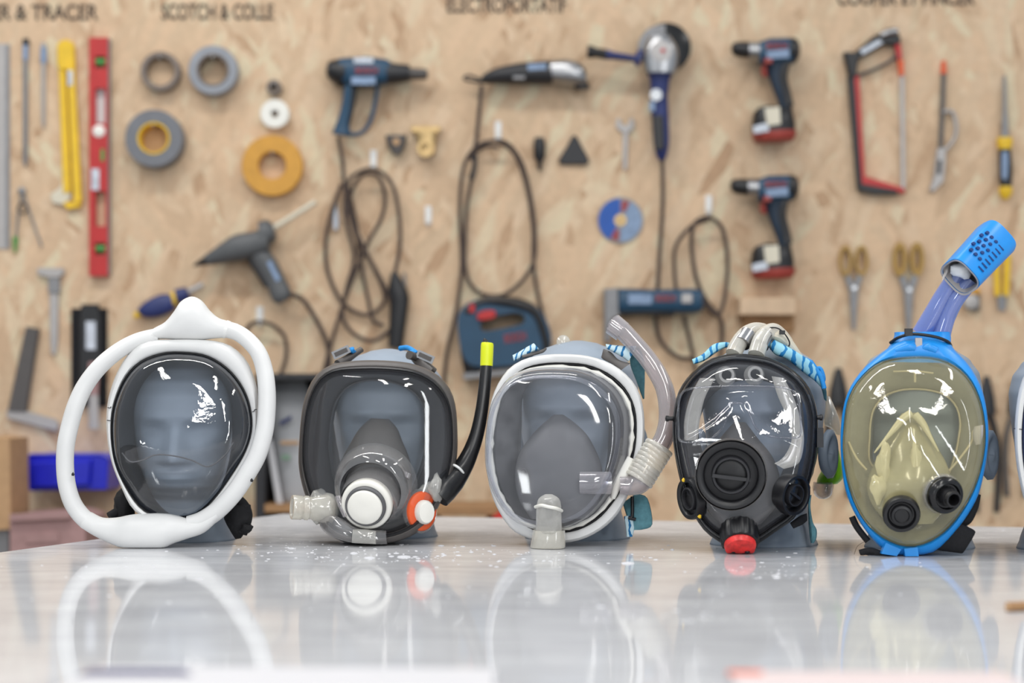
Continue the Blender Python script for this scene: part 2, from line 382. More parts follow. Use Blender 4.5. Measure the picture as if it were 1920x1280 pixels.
# table
K = F*(CAMZ-TZ)
def T(u, v): Y = K/(v-YH); return Vector(((u-960)*Y/F, Y, TZ))
tb = thing('table', 'large white laminate table the masks stand on', 'table', (.3, 2.0, 0))
c0 = T(530, 963); rd = Vector((.960, -.280, 0)); ld = Vector((-.309, -.951, 0))
q = [c0, c0+rd*2.6, c0+rd*2.6+ld*2.15, c0+ld*2.15]
m_ = MB(); m_.loft([[p-Vector((0, 0, .035)) for p in q], [p-Vector((0, 0, .002)) for p in q], [p+(sum(q, Vector())/4-p).normalized()*.002 for p in q]])
build('table_top', m_, M['top'], tb, smooth=None)
cc = sum(q, Vector())/4
for p in q:
    b_ = p+(cc-p).normalized()*.12
    build('leg', MB().box((b_.x, b_.y, (TZ-.035)/2), (.06, .06, TZ-.035)), M['dsteel'], tb, smooth=None)
# plaster crumbs on the table
m_ = MB(); rng = random.Random(3)
spots = [(850, 1032), (905, 1043), (610, 1038), (690, 1040), (760, 1040), (1010, 1045), (240, 1060), (1220, 1040), (1445, 1070), (1330, 1155), (1480, 1070), (560, 1020), (530, 1033)]
def inside(p):
    r = p-c0; a, b = r.dot(rd), r.dot(ld); return .01 < a < 2.58 and .01 < b < 2.1
for i in range(420):
    if i < 330: su, sv = rng.choice(spots); u, v = su+rng.gauss(0, 60), sv+rng.gauss(0, 10)
    else: u, v = rng.uniform(0, 1920), rng.uniform(985, 1160)
    if v < 975: continue
    p = T(u, v); r = abs(rng.gauss(0, .0006))+.0004
    if i % 31 == 0: r *= 3.0
    if not inside(p): continue
    m_.lathe(p, (0, 0, 1), [(r, 0), (r*.8, r*.35), (.2*r, r*.5)], 6, sx=rng.uniform(.8, 2.2))
tag(build('plaster_crumbs', m_, M['paper']), 'white plaster crumbs and flecks scattered around the masks on the table', 'crumbs', kind='stuff')

# ------------------------------------------------------------------ things on the tool wall
def wthing(name, label, cat, u, v, group=None): return thing(name, label, cat, tuple(W(u, v)), group)
def wp(name, m, mb, parent, **k): return build(name, mb, M[m], parent, **k)
def rect(u0, v0, u1, v1): return [(u0, v0), (u1, v0), (u1, v1), (u0, v1)]
def slab(pts, d0, d1, bev=0.0): return MB().prism(pts, WB-d1, WB-d0, bev)
def wtube(pts, r, n=8, k=6, cl=False):   # (u, v, height off the wall)
    return MB().tube([W(u, v, d) for u, v, d in cr(pts, cl, k)], r, n, closed=cl)
def E(st, n=16, p=2.6, k=0, cap=True):
    return MB().ell([(a, b, c, d, h, WB-y) for a, b, c, d, h, y in st], n, p, None, cap, k)
def circ(u, v, r, n=28, ry=None): return [(u+r*math.cos(2*PI*i/n), v+(ry or r)*math.sin(2*PI*i/n)) for i in range(n)]

# rulers and thin bars at the left
t = wthing('steel_ruler', 'long grey steel ruler hanging at the far left edge of the wall', 'ruler', 8, 465)
wp('blade', 'alu', slab(rect(-6, 82, 18, 466), 0, .004, .001), t); wp('edge_strip', 'dsteel', slab(rect(10, 84, 17, 464), .004, .005), t)
t = wthing('scriber', 'long thin dark grey steel scriber between ruler and folding rule', 'marking tool', 47, 310)
wp('shaft', 'dsteel', E([(43, 80, 52, 80, .004, .006), (43, 300, 52, 300, .004, .006), (46, 312, 49, 312, .002, .006)]), t)
wp('shaft_end', 'dark', slab(rect(42, 72, 53, 84), .002, .012), t); wp('sticker', 'bluelabel', slab(rect(43, 84, 52, 112), .009, .0108), t)
t = wthing('scriber', 'shorter thin silver scriber with pale blue sticker beside the folding rule', 'marking tool', 81, 240)
wp('shaft', 'alu', E([(77, 80, 86, 80, .004, .006), (78, 225, 85, 225, .004, .006), (80, 240, 83, 240, .002, .006)]), t)
wp('sticker', 'bluelabel', slab(rect(76, 88, 87, 118), .009, .0108), t)
# yellow folding rule
t = wthing('folding_rule', 'yellow folding rule hanging half folded beside the red spirit level', 'folding rule', 128, 388)
wp('leg', 'yellow', slab([(108, 90), (121, 90), (133, 360), (118, 362)], .004, .012, .0015), t)
wp('leg', 'yellow', slab([(125, 120), (139, 120), (153, 378), (138, 380)], .008, .018, .0015), t)
wp('head', 'yellow', slab(cr([(107, 100), (108, 82), (122, 74), (137, 82), (139, 105), (138, 128), (110, 128)], True, 4), .002, .016, .002), t)
wp('label', 'label', slab(rect(127, 132, 136, 160), .018, .0195), t)
wp('end_cap', 'cream', slab([(94, 364), (112, 352), (116, 340), (130, 342), (132, 372), (118, 384), (98, 380)], .002, .010, .001), t)
wp('end_clip', 'yellow', slab([(118, 380), (150, 376), (151, 388), (126, 392)], .002, .014, .001), t)
# red spirit level
t = wthing('spirit_level', 'red aluminium spirit level hanging upright with green vials', 'spirit level', 185, 517)
lv = MB(); d0, d1 = WB-.022, WB
for r in (rect(167, 70, 178, 517), rect(198, 70, 202, 517), rect(178, 70, 198, 105), rect(178, 128, 198, 165), rect(178, 232, 198, 358), rect(178, 424, 198, 455), rect(178, 478, 198, 517)): lv.prism(r, d0, d1)
build('body', lv, M['red'], t, smooth=None)
wp('side_rail', 'dsteel', slab(rect(199, 72, 205, 515), 0, .018), t)
for vv, c in ((116, 'green'), (466, 'green')): wp('vial', c, MB().tube([W(177, vv, .011), W(199, vv, .011)], .008, 12), t)
wp('vial', 'capw', MB().lathe(W(186, 246, .02), (0, -1, 0), [(.013, 0), (.013, .004), (.009, .006)], 20), t, label='round white vial')
wp('vial', 'green', MB().tube([W(193, 280, .018), W(193, 302, .018)], .006, 10), t)
wp('label', 'label', slab(rect(171, 316, 186, 356), .022, .0232), t)
wp('handle_slot', 'white_gloss', slab(rect(179, 166, 197, 231), 0, .003), t)
# compass
t = wthing('compass', 'small grey drawing compass with green tip beside the steel ruler', 'compass', 40, 470)
wp('hinge', 'dsteel', MB().lathe(W(42, 358, .002), (0, -1, 0), [(.008, 0), (.008, .008), (.004, .010)], 14), t)
wp('leg', 'dsteel', wtube([(42, 362, .006), (34, 400, .006), (30, 450, .006)], .0024), t)
wp('leg', 'dsteel', wtube([(44, 362, .006), (60, 410, .006), (78, 462, .006)], .0022), t)
wp('bow', 'dark', wtube([(33, 392, .008), (42, 380, .01), (52, 392, .008), (42, 400, .008)], .0018, 8, 6, True), t)
wp('tip', 'green', E([(24, 444, 34, 444, .004, .006), (25, 462, 32, 462, .004, .006), (27, 474, 30, 474, .002, .006)]), t)
# rolls of tape
def roll(u, v, ro, ri, th, m, label, core=None):
    k = (WB-th)/F; o = W(u, v, 0); o.z = P(u, v, WB-th).z; o.x = P(u, v, WB-th).x
    ro, ri = ro*k, ri*k; e = .0015
    t = thing('tape_roll', label, 'tape roll', tuple(o), 'rolls of tape hung on the wall')
    rc = ri+(.0035 if core else 0)
    build('tape', MB().lathe(o, (0, -1, 0), [(rc, 0), (ro, 0), (ro, th-e), (ro-e, th), (rc+e, th), (rc, th-e)], 40, loop=True), M[m], t)
    if core: build('core', MB().lathe(o, (0, -1, 0), [(ri, 0), (rc, 0), (rc, th+.001), (ri, th+.001)], 40, loop=True), M[core], t)
    build('peg', MB().tube([o+Vector((0, 0, ri-.003)), o+Vector((0, -th-.006, ri-.003))], .002, 8), M['steel'], t)
roll(300, 133, 37, 27, .03, 'browntape', 'nearly empty brown cardboard tape roll, thin ring', None)
roll(399, 131, 46, 27, .04, 'greytape', 'thick silver grey tape roll under the painted heading', 'browntape')
roll(288, 259, 54, 27, .05, 'dgtape', 'big dark grey duct tape roll with yellow core', 'yellow')
roll(513, 163, 14, 7, .03, 'browntape', 'tiny brown tape core above the small white roll')
roll(515, 213, 27, 7, .025, 'capw', 'small white tape roll with narrow hole')
roll(510, 310, 57, 26, .03, 'ochre', 'large ochre yellow masking tape roll')
# cable hooks
hk = [(700, 297, 'above the heat gun cable', 1), (934, 243, 'above the multitool cable', 1), (803, 402, 'standing empty right of the heat gun cable', 0), (1329, 382, 'above the straight tool cable', 1), (487, 590, 'above the glue gun cable end', 1)]
for u, v, s, f in hk:
    t = wthing('cable_hook', 'small white wall hook '+s, 'hook', u, v, 'white cable hooks')
    wp('plate', 'white_gloss', slab(rect(u-6, v-16, u+6, v+18), 0, .004, .001), t)
    wp('hook', 'white_gloss', wtube([(u, v+6, .004), (u, v+16, .012), (u, v+20, .028), (u, v+14, .034)], .0028), t)

# heat gun
t = wthing('heat_gun', 'petrol blue heat gun with black nozzle hanging on the wall', 'heat gun', 660, 250)
wp('motor_housing', 'boschblue', E([(622, 116, 624, 156, .02, .04), (640, 110, 640, 160, .032, .04), (690, 107, 690, 165, .034, .04), (724, 112, 726, 158, .03, .04), (732, 116, 734, 152, .027, .04)], p=3), t)
wp('rear_cap', 'black', E([(612, 126, 612, 142, .012, .04), (616, 116, 617, 150, .026, .04), (634, 110, 636, 164, .034, .04), (648, 112, 650, 162, .0335, .04)], p=2.2), t)
wp('front_cowl', 'dark', E([(722, 116, 722, 158, .03, .04), (745, 120, 745, 156, .028, .04), (768, 122, 768, 152, .022, .04)]), t)
wp('nozzle', 'rubber', E([(766, 127, 766, 150, .017, .04), (796, 129, 796, 149, .0165, .04), (802, 131, 802, 147, .014, .04)], p=2), t)
wp('handle', 'boschblue', E([(646, 158, 664, 164, .02, .04), (640, 200, 660, 205, .018, .04), (630, 232, 656, 236, .017, .04), (622, 250, 660, 256, .018, .04)], k=4), t)
wp('handle_grip', 'black', E([(660, 164, 672, 164, .014, .04), (652, 205, 664, 205, .013, .04), (644, 240, 654, 244, .012, .04)], k=4), t)
wp('guard_loop', 'boschblue', wtube([(708, 158, .04), (704, 190, .04), (694, 228, .04), (676, 250, .04), (652, 252, .04)], .0046), t)
wp('label', 'label', slab(rect(663, 108, 700, 118), .072, .0735), t)
lettering('BOSCH', 667, 708, 126, 138, M['redink'], t, WB-.0745, .001); wp('label', 'bluelabel', slab(rect(658, 144, 704, 158), .0725, .074), t)
wp('plug', 'black', E([(733, 512, 745, 510, .012, .02), (727, 548, 765, 545, .018, .02), (732, 560, 768, 560, .018, .02), (728, 650, 755, 654, .016, .02)]), t)
wp('plug_pin', 'dsteel', wtube([(758, 512, .02), (760, 548, .02)], .003), t)
cp = [(634, 256, .035), (642, 300, .03), (646, 350, .03), (655, 400, .03), (680, 460, .03), (712, 520, .028), (735, 570, .025), (736, 610, .02), (702, 638, .02), (664, 626, .02), (642, 592, .02), (650, 540, .02), (664, 480, .022), (648, 410, .03), (652, 345, .034), (675, 322, .036), (705, 318, .036), (735, 345, .034), (748, 400, .03), (750, 460, .025), (740, 512, .02)]
wp('cord', 'cord', wtube(cp, .0042), t)
cp = [(640, 345, .018), (618, 410, .014), (610, 470, .012), (618, 520, .012), (645, 570, .012), (690, 590, .014), (722, 560, .016), (700, 500, .018), (668, 440, .02), (655, 380, .022), (675, 332, .028), (708, 330, .03), (722, 370, .028), (715, 410, .024), (690, 455, .02), (662, 520, .018), (640, 580, .016), (622, 640, .016), (606, 700, .016)]
wp('cord', 'cord', wtube(cp, .0042), t)
wp('cord', 'cord', wtube([(652, 350, .028), (668, 420, .02), (674, 480, .016), (690, 560, .016), (700, 600, .016), (720, 610, .016)], .0038), t)
t = wthing('jack_plug', 'small silver jack plug hanging left of the heat gun cable', 'plug', 630, 430)
wp('body', 'label', E([(626, 392, 633, 392, .005, .008), (624, 412, 636, 412, .006, .008), (625, 430, 634, 430, .005, .008)]), t); wp('tip', 'steel', E([(628, 376, 632, 376, .002, .008), (627, 394, 633, 394, .003, .008)]), t)
# multitool
t = wthing('oscillating_multitool', 'black oscillating multitool with silver head hanging horizontally', 'power tool', 1000, 165)
wp('body', 'dark', E([(904, 142, 902, 156, .012, .035), (930, 128, 928, 157, .024, .035), (980, 118, 980, 158, .028, .035), (1036, 114, 1036, 158, .028, .035)], k=3), t)
wp('gear_head', 'steel', E([(1032, 114, 1032, 156, .028, .035), (1060, 112, 1060, 160, .03, .035), (1086, 118, 1088, 162, .028, .035), (1098, 130, 1098, 160, .02, .035)], k=3), t)
wp('tool_mount', 'black', E([(1074, 158, 1100, 152, .016, .035), (1078, 168, 1108, 166, .014, .035)]), t)
wp('hang_loop', 'black', wtube([(908, 152, .03), (880, 142, .03), (870, 147, .03), (882, 152, .03), (908, 154, .03)], .003), t)
wp('label', 'bluelabel', slab([(988, 120), (1024, 118), (1024, 130), (990, 132)], .06, .0635), t)
wp('switch', 'dsteel', E([(962, 142, 962, 150, .004, .062), (984, 142, 984, 150, .004, .062)]), t)
wp('cord', 'cord', wtube([(903, 160, .03), (898, 215, .025), (893, 262, .025), (886, 300, .025)], .0045), t)
wp('plug', 'black', E([(888, 290, 896, 290, .006, .028), (884, 318, 894, 318, .007, .028), (878, 334, 890, 336, .008, .028)]), t)
cp = [(886, 330, .02), (876, 380, .016), (872, 440, .016), (872, 500, .014), (884, 535, .014), (910, 553, .014), (945, 552, .014), (978, 528, .016), (1000, 490, .018), (1003, 440, .02), (997, 380, .026), (980, 310, .034), (955, 272, .036), (925, 264, .036), (890, 278, .03), (868, 320, .024), (862, 400, .018), (866, 480, .014), (862, 540, .014), (852, 600, .014), (838, 660, .014), (832, 720, .014)]
wp('cord', 'cord', wtube(cp, .0042), t)
cp = [(934, 266, .03), (962, 285, .03), (985, 340, .026), (999, 420, .022), (1000, 490, .018), (1006, 540, .016), (1018, 590, .014), (1030, 630, .014)]
wp('cord', 'cord', wtube(cp, .004), t); wp('cord', 'cord', wtube([(882, 300, .02), (892, 285, .024), (912, 274, .028), (935, 276, .03)], .004), t)
# accessories
t = wthing('hex_nozzle', 'small dark bronze hexagonal nozzle below the heat gun', 'nozzle', 742, 288)
wp('socket', 'rubber', E([(722, 254, 764, 254, .012, .018), (726, 272, 760, 272, .012, .018), (738, 290, 752, 290, .008, .018)], p=3), t); wp('insert', 'card', MB().lathe(W(743, 266, .028), (0, -1, 0), [(.008, 0), (.008, .004)], 6), t)
t = wthing('reducer_nozzle', 'brass funnel nozzle with bright ring below the heat gun', 'nozzle', 800, 295)
wp('flange', 'brass', slab([(770, 236), (826, 236), (824, 248), (772, 248)], 0, .02, .001), t)
wp('cone', 'brass', E([(778, 248, 820, 248, .016, .018), (784, 270, 818, 270, .014, .018), (782, 288, 816, 290, .016, .018)], cap=True), t)
wp('ring', 'brass', MB().lathe(W(798, 279, .03), (0, -1, 0), [(.010, 0), (.018, 0), (.018, .012), (.010, .012)], 24, loop=True), t)
t = wthing('blade_holder', 'small black plastic blade holder right of the multitool cable', 'tool attachment', 1012, 318)
wp('body', 'black', E([(1003, 258, 1020, 258, .008, .012), (1000, 270, 1023, 270, .010, .012), (1001, 296, 1022, 296, .009, .012), (1007, 302, 1017, 302, .006, .012), (1009, 320, 1015, 320, .004, .012)]), t)
t = wthing('sanding_pad', 'black triangular sanding pad right of the multitool cable', 'sanding pad', 1077, 306)
wp('pad', 'dark', slab(cr([(1077, 253), (1092, 276), (1104, 304), (1077, 307), (1048, 304), (1062, 276)], True, 5), 0, .012, .002), t)
t = wthing('open_wrench', 'small silver open-ended wrench left of the angle grinder handle', 'wrench', 1172, 318)
wp('shank', 'alu', slab([(1168, 244), (1178, 244), (1176, 312), (1174, 318), (1169, 318), (1168, 312)], 0, .006, .001), t)
wp('jaw', 'alu', slab([(1156, 222), (1163, 222), (1166, 234), (1178, 234), (1181, 222), (1188, 222), (1189, 238), (1180, 248), (1166, 248), (1155, 238)], 0, .007, .001), t)
t = wthing('cutting_disc', 'round blue and grey cutting disc hanging flat on the wall', 'cutting disc', 1163, 456)
o = W(1163, 413, 0); k = WB/F
build('disc', MB().lathe(o, (0, -1, 0), [(10*k, 0), (43*k, 0), (43*k, .004), (10*k, .004)], 44, loop=True), M['dsteel'], t)
seg = lambda a0, a1, r0, r1, n=12: [(1163+r1*math.cos(math.radians(a0+(a1-a0)*i/n)), 413+r1*math.sin(math.radians(a0+(a1-a0)*i/n))) for i in range(n+1)]+[(1163+r0*math.cos(math.radians(a1-(a1-a0)*i/n)), 413+r0*math.sin(math.radians(a1-(a1-a0)*i/n))) for i in range(n+1)]
wp('print', 'discblue', slab(seg(120, 270, 12, 41, 20), .004, .0047), t, smooth=None)
wp('print', 'bluelabel', slab(seg(-60, 90, 14, 40, 16), .004, .0045), t, smooth=None)
wp('print', 'redink', slab(seg(-85, -62, 18, 38, 5), .004, .0055), t, smooth=None); wp('print', 'redink', slab(seg(95, 118, 18, 38, 5), .004, .0055), t, smooth=None)
build('hub', MB().lathe(o, (0, -1, 0), [(4*k, 0), (11*k, 0), (11*k, .006), (4*k, .006)], 24, loop=True), M['brass'], t)

# angle grinder
t = wthing('angle_grinder', 'navy angle grinder with silver head and side handle', 'angle grinder', 1240, 300)
k = (WB-.05)/F
build('guard', MB().lathe(W(1248, 92, .022), (0, -1, 0), [(0.001, 0), (46*k, 0), (46*k, .024), (43*k, .026), (0.001, .024)], 40, cap=False), M['blackg'], t)
wp('guard_plate', 'dsteel', slab([(1248, 92)]+[(1240+44*math.cos(math.radians(a)), 92+46*math.sin(math.radians(a))) for a in range(150, 285, 10)], .048, .056, .001), t, smooth=None)
wp('gear_head', 'steel', E([(1216, 70, 1258, 70, .02, .065), (1208, 90, 1270, 90, .026, .066), (1206, 118, 1272, 118, .026, .066), (1210, 138, 1266, 138, .024, .066)], k=3, p=3), t)
wp('gear_plate', 'alu', MB().lathe(W(1240, 96, .09), (0, -1, 0), [(.022, 0), (.022, .005), (.008, .006)], 24), t)
wp('lock_button', 'red', MB().lathe(W(1243, 95, .096), (0, -1, 0), [(.0045, 0), (.0045, .003)], 12), t)
wp('collar', 'navy', E([(1213, 138, 1262, 138, .024, .055), (1218, 150, 1256, 150, .024, .05), (1220, 178, 1252, 178, .022, .05)]), t)
wp('body', 'navy', E([(1220, 176, 1252, 176, .022, .05), (1220, 200, 1253, 200, .021, .045), (1224, 260, 1255, 260, .02, .042), (1228, 286, 1252, 286, .017, .04), (1234, 300, 1247, 300, .01, .04)], k=3), t)
wp('switch_panel', 'dark', slab([(1223, 216), (1244, 216), (1246, 278), (1228, 280)], .05, .068, .003), t)
wp('badge', 'whiteink', MB().lathe(W(1230, 178, .071), (0, -1, 0), [(.0125, 0), (.0125, .002)], 20), t)
wp('label', 'bluelabel', slab(rect(1218, 190, 1228, 208), .060, .0685), t)
wp('side_handle', 'navy', E([(1206, 92, 1198, 126, .016, .06), (1196, 94, 1192, 124, .016, .06), (1190, 104, 1188, 116, .012, .06), (1150, 97, 1148, 112, .014, .06), (1136, 92, 1134, 112, .015, .06)], p=2.2), t)
wp('side_grip', 'black', E([(1138, 93, 1136, 112, .0155, .06), (1118, 90, 1116, 108, .015, .06), (1110, 86, 1108, 110, .017, .06), (1102, 85, 1100, 108, .017, .06)], p=2.2), t)
wp('cord', 'cord', wtube([(1241, 296, .04), (1243, 340, .03), (1242, 400, .024), (1237, 470, .02), (1233, 540, .018), (1230, 600, .016), (1240, 640, .016), (1270, 668, .016), (1298, 672, .016)], .0045), t)
# cordless drills: one built, one copied
def cordless(du, dv):
    A = lambda st: [(a+du, b+dv, c+du, d+dv, h, y) for a, b, c, d, h, y in st]
    R = lambda pts: [(a+du, b+dv) for a, b in pts]
    t = wthing('cordless_drill', 'cordless drill', 'cordless drill', 1450+du, 265+dv, 'cordless drills')
    wp('motor_housing', 'boschblue', E(A([(1422, 80, 1422, 120, .026, .045), (1440, 73, 1440, 124, .032, .045), (1480, 72, 1480, 122, .032, .045), (1488, 76, 1488, 118, .028, .045)]), p=3), t)
    wp('rear_cap', 'black', E(A([(1478, 71, 1478, 122, .033, .045), (1492, 73, 1492, 118, .03, .045), (1498, 82, 1498, 108, .02, .045)]), p=2.6), t)
    wp('gear_ring', 'steel', E(A([(1403, 78, 1403, 112, .022, .045), (1424, 78, 1424, 116, .025, .045)]), p=2), t)
    wp('chuck', 'black', E(A([(1372, 84, 1372, 98, .010, .045), (1376, 80, 1376, 104, .016, .045), (1386, 78, 1386, 108, .02, .045), (1404, 78, 1404, 110, .021, .045)]), p=2), t)
    wp('handle', 'drillblue', E(A([(1438, 118, 1478, 118, .022, .045), (1440, 140, 1472, 140, .018, .045), (1448, 165, 1478, 165, .018, .045), (1458, 190, 1480, 190, .018, .045), (1462, 206, 1486, 206, .02, .045)]), k=3), t)
    wp('handle_grip', 'black', E(A([(1462, 120, 1482, 118, .02, .047), (1456, 145, 1476, 145, .02, .047), (1462, 175, 1482, 172, .02, .047), (1468, 200, 1488, 198, .022, .047)]), k=3), t)
    wp('trigger', 'brick', E(A([(1428, 122, 1440, 120, .010, .045), (1426, 134, 1438, 134, .010, .045), (1430, 144, 1440, 144, .008, .045)])), t)
    wp('selector', 'brick', slab(R(rect(1434, 108, 1448, 118)), .07, .0785), t)
    wp('battery', 'black', E(A([(1418, 206, 1440, 200, .03, .045), (1412, 214, 1484, 204, .036, .045), (1409, 235, 1490, 232, .038, .045), (1412, 250, 1490, 248, .038, .045)]), p=3.4), t)
    wp('battery_base', 'brick', E(A([(1410, 249, 1492, 246, .038, .045), (1412, 262, 1492, 256, .038, .045), (1418, 267, 1486, 264, .034, .045)]), p=3.4), t)
    wp('battery_label', 'label', slab(R([(1412, 236), (1440, 230), (1442, 246), (1414, 250)]), .082, .0845), t)
    wp('tag', 'cream', slab(R([(1434, 202), (1462, 200), (1464, 232), (1438, 236)]), .08, .0845), t)
    wp('label', 'bluelabel', slab(R([(1436, 96), (1480, 92), (1480, 108), (1440, 110)]), .0765, .079), t)
    lettering('BOSCH', 1438+du, 1476+du, 80+dv, 92+dv, M['redink'], t, WB-.0795, .001)
    return t
d1_ = cordless(0, 0); d1_['label'] = 'upper of the two cordless drills, beside the hacksaw'
d2_ = d1_.copy(); COL.objects.link(d2_); off = W(1450-2, 265+254)-W(1450, 265); d2_.location = d1_.location+off
d2_['label'] = 'lower of the two cordless drills, above the small wooden shelf'
for c in list(d1_.children):
    n_ = c.copy(); COL.objects.link(n_); n_.parent = d2_
# hacksaw
t = wthing('hacksaw', 'red and black hacksaw hanging upright by its handle', 'hacksaw', 1640, 360)
wp('frame', 'red', slab([(1601, 142), (1611, 142), (1622, 330), (1694, 352), (1698, 362), (1640, 352), (1616, 344)], .004, .018, .001), t, smooth=None)
wp('frame_spine', 'dark', slab([(1590, 142), (1602, 142), (1616, 345), (1608, 350)], .002, .020, .001), t, smooth=None)
wp('end_grip', 'black', slab([(1608, 348), (1616, 344), (1682, 356), (1684, 364), (1640, 364), (1610, 357)], .002, .022, .002), t, smooth=None)
wp('handle', 'black', slab([(1583, 97), (1602, 98), (1640, 66), (1682, 56), (1690, 72), (1688, 80), (1676, 84), (1660, 82), (1610, 110), (1606, 142), (1594, 146)], .0, .026, .003), t, smooth=None)
wp('handle_label', 'label', slab([(1612, 94), (1648, 74), (1656, 80), (1618, 102)], .026, .028), t)
wp('hand_guard', 'rubber', wtube([(1606, 142, .012), (1640, 130, .012), (1678, 108, .012), (1682, 86, .012)], .004), t)
wp('front_post', 'red', slab([(1676, 76), (1688, 74), (1692, 108), (1684, 112)], .002, .02, .001), t, smooth=None)
wp('blade_holder', 'orange', slab([(1684, 112), (1694, 112), (1695, 140), (1688, 142)], .004, .018, .001), t, smooth=None)
wp('blade', 'alu', slab([(1688, 140), (1695, 140), (1697, 320), (1697, 354), (1690, 354), (1690, 320)], .008, .012), t, smooth=None)
wp('knob', 'steel', E([(1648, 62, 1652, 72, .012, .026), (1664, 54, 1668, 68, .014, .026), (1680, 52, 1684, 66, .012, .026)], k=3), t)
# mini hacksaw, chisel, screwdriver
t = wthing('junior_saw', 'small grey mini hacksaw with orange tip right of the hacksaw', 'saw', 1760, 355)
wp('blade', 'rubber', slab([(1766, 138), (1774, 138), (1768, 282), (1760, 282)], .004, .010), t); wp('blade_tip', 'orange', slab([(1767, 114), (1773, 112), (1775, 138), (1765, 138)], .002, .012, .001), t)
wp('handle', 'alu', slab([(1758, 278), (1774, 276), (1774, 300), (1770, 340), (1750, 360), (1744, 356), (1752, 330)], .0, .016, .002), t, smooth=None)
wp('handle_slot', 'dark', slab([(1759, 300), (1766, 300), (1764, 326), (1757, 326)], .016, .0172), t)
wp('finger_guard', 'alu', wtube([(1768, 210, .01), (1786, 210, .01), (1793, 240, .01), (1788, 262, .01), (1772, 282, .01)], .0042), t)
t = wthing('chisel', 'yellow and black chisel hanging at the right end of the wall', 'hand tool', 1884, 372)
wp('blade', 'dsteel', E([(1880, 142, 1886, 142, .003, .014), (1880, 200, 1888, 200, .004, .014), (1877, 258, 1892, 258, .006, .014)]), t)
wp('collar', 'yellow', E([(1870, 258, 1897, 258, .013, .014), (1869, 268, 1898, 268, .014, .014), (1873, 280, 1895, 280, .012, .014)]), t)
wp('grip', 'black', E([(1873, 279, 1895, 279, .011, .014), (1873, 320, 1898, 320, .013, .014), (1876, 352, 1896, 352, .012, .014)], k=3), t)
wp('label', 'bluelabel', slab(cr([(1879, 290), (1884, 284), (1890, 290), (1889, 330), (1884, 336), (1879, 330)], True, 3), .022, .0285), t)
wp('end_cap', 'yellow', E([(1874, 350, 1897, 350, .013, .014), (1873, 362, 1898, 362, .013, .014), (1880, 373, 1890, 373, .006, .014)]), t)
# glue gun
t = wthing('glue_gun', 'dark grey glue gun with white glue stick and hanging cable', 'glue gun', 520, 565)
wp('nozzle', 'black', E([(361, 498, 363, 500, .003, .04), (372, 488, 376, 498, .008, .04), (388, 478, 396, 496, .012, .04)], p=2), t)
wp('barrel', 'gun', E([(382, 480, 392, 497, .012, .04), (410, 460, 420, 494, .024, .04), (440, 440, 450, 490, .03, .04), (475, 434, 485, 482, .03, .04), (500, 424, 506, 474, .03, .04)], k=3), t)
wp('rear_block', 'gun', E([(486, 414, 492, 470, .03, .04), (502, 412, 512, 456, .03, .04), (512, 420, 518, 448, .024, .04)]), t)
wp('handle', 'gun', E([(470, 484, 500, 464, .022, .04), (486, 512, 520, 490, .02, .04), (502, 540, 534, 520, .019, .04), (510, 562, 546, 546, .02, .04), (520, 570, 542, 560, .016, .04)], k=3), t)
wp('trigger', 'black', E([(462, 488, 476, 482, .010, .04), (480, 514, 490, 508, .010, .04), (496, 540, 504, 534, .008, .04)], k=3), t)
wp('label', 'bluelabel', slab([(500, 492), (508, 488), (526, 524), (518, 528)], .058, .0605), t)
wp('glue_stick', 'cream', wtube([(508, 430, .04), (548, 406, .04), (592, 378, .04)], .006, 10), t)
wp('cord', 'cord', wtube([(540, 550, .04), (568, 562, .03), (592, 598, .022), (612, 640, .018), (618, 680, .016), (610, 720, .016)], .005), t)
t = wthing('loose_cable_loop', 'grey brown cable loop hanging behind the first white ring', 'cable', 487, 700)
wp('cable', 'cord', wtube([(460, 622, .014), (470, 608, .022), (487, 603, .03), (512, 610, .026), (534, 632, .018), (536, 670, .014), (522, 720, .014), (530, 780, .014), (556, 830, .014)], .0042), t)
# blue cutter
t = wthing('tube_cutter', 'small navy cutter with yellow tip left of the glue gun handle', 'cutter', 310, 595)
wp('body', 'navy', E([(258, 580, 262, 590, .008, .018), (272, 566, 278, 596, .014, .018), (300, 552, 306, 592, .015, .018), (322, 552, 328, 580, .014, .018)], k=3), t)
wp('cap', 'navy', E([(328, 542, 334, 570, .014, .018), (348, 538, 358, 560, .014, .018)], k=2), t); wp('tip', 'yellow', E([(250, 588, 254, 598, .004, .018), (262, 580, 266, 592, .008, .018)]), t)
wp('neck', 'yellow', E([(320, 548, 326, 574, .011, .018), (332, 546, 338, 568, .011, .018)]), t)
wp('blade', 'alu', E([(352, 542, 356, 552, .006, .018), (378, 528, 382, 538, .004, .018)]), t)
# caliper
t = wthing('caliper', 'grey steel vernier caliper hanging above the try square', 'caliper', 102, 665)
wp('beam', 'alu', slab([(92, 512), (110, 512), (108, 640), (104, 664), (96, 664), (94, 640)], .002, .008, .001), t)
wp('jaw', 'alu', slab([(70, 502), (118, 502), (120, 512), (110, 520), (92, 520), (70, 514)], .0, .012, .001), t)
wp('slider', 'dsteel', slab(rect(90, 522, 112, 548), .006, .013, .001), t)
# try square
t = wthing('try_square', 'try square with brown wooden stock and silver blade', 'try square', 60, 808)
wp('stock', 'rubber', slab([(48, 612), (72, 616), (48, 772), (14, 770)], .0, .018, .002), t, smooth=None)
wp('blade', 'alu', slab([(12, 768), (20, 762), (104, 786), (110, 796), (106, 808), (14, 784)], .002, .014, .001), t, smooth=None)
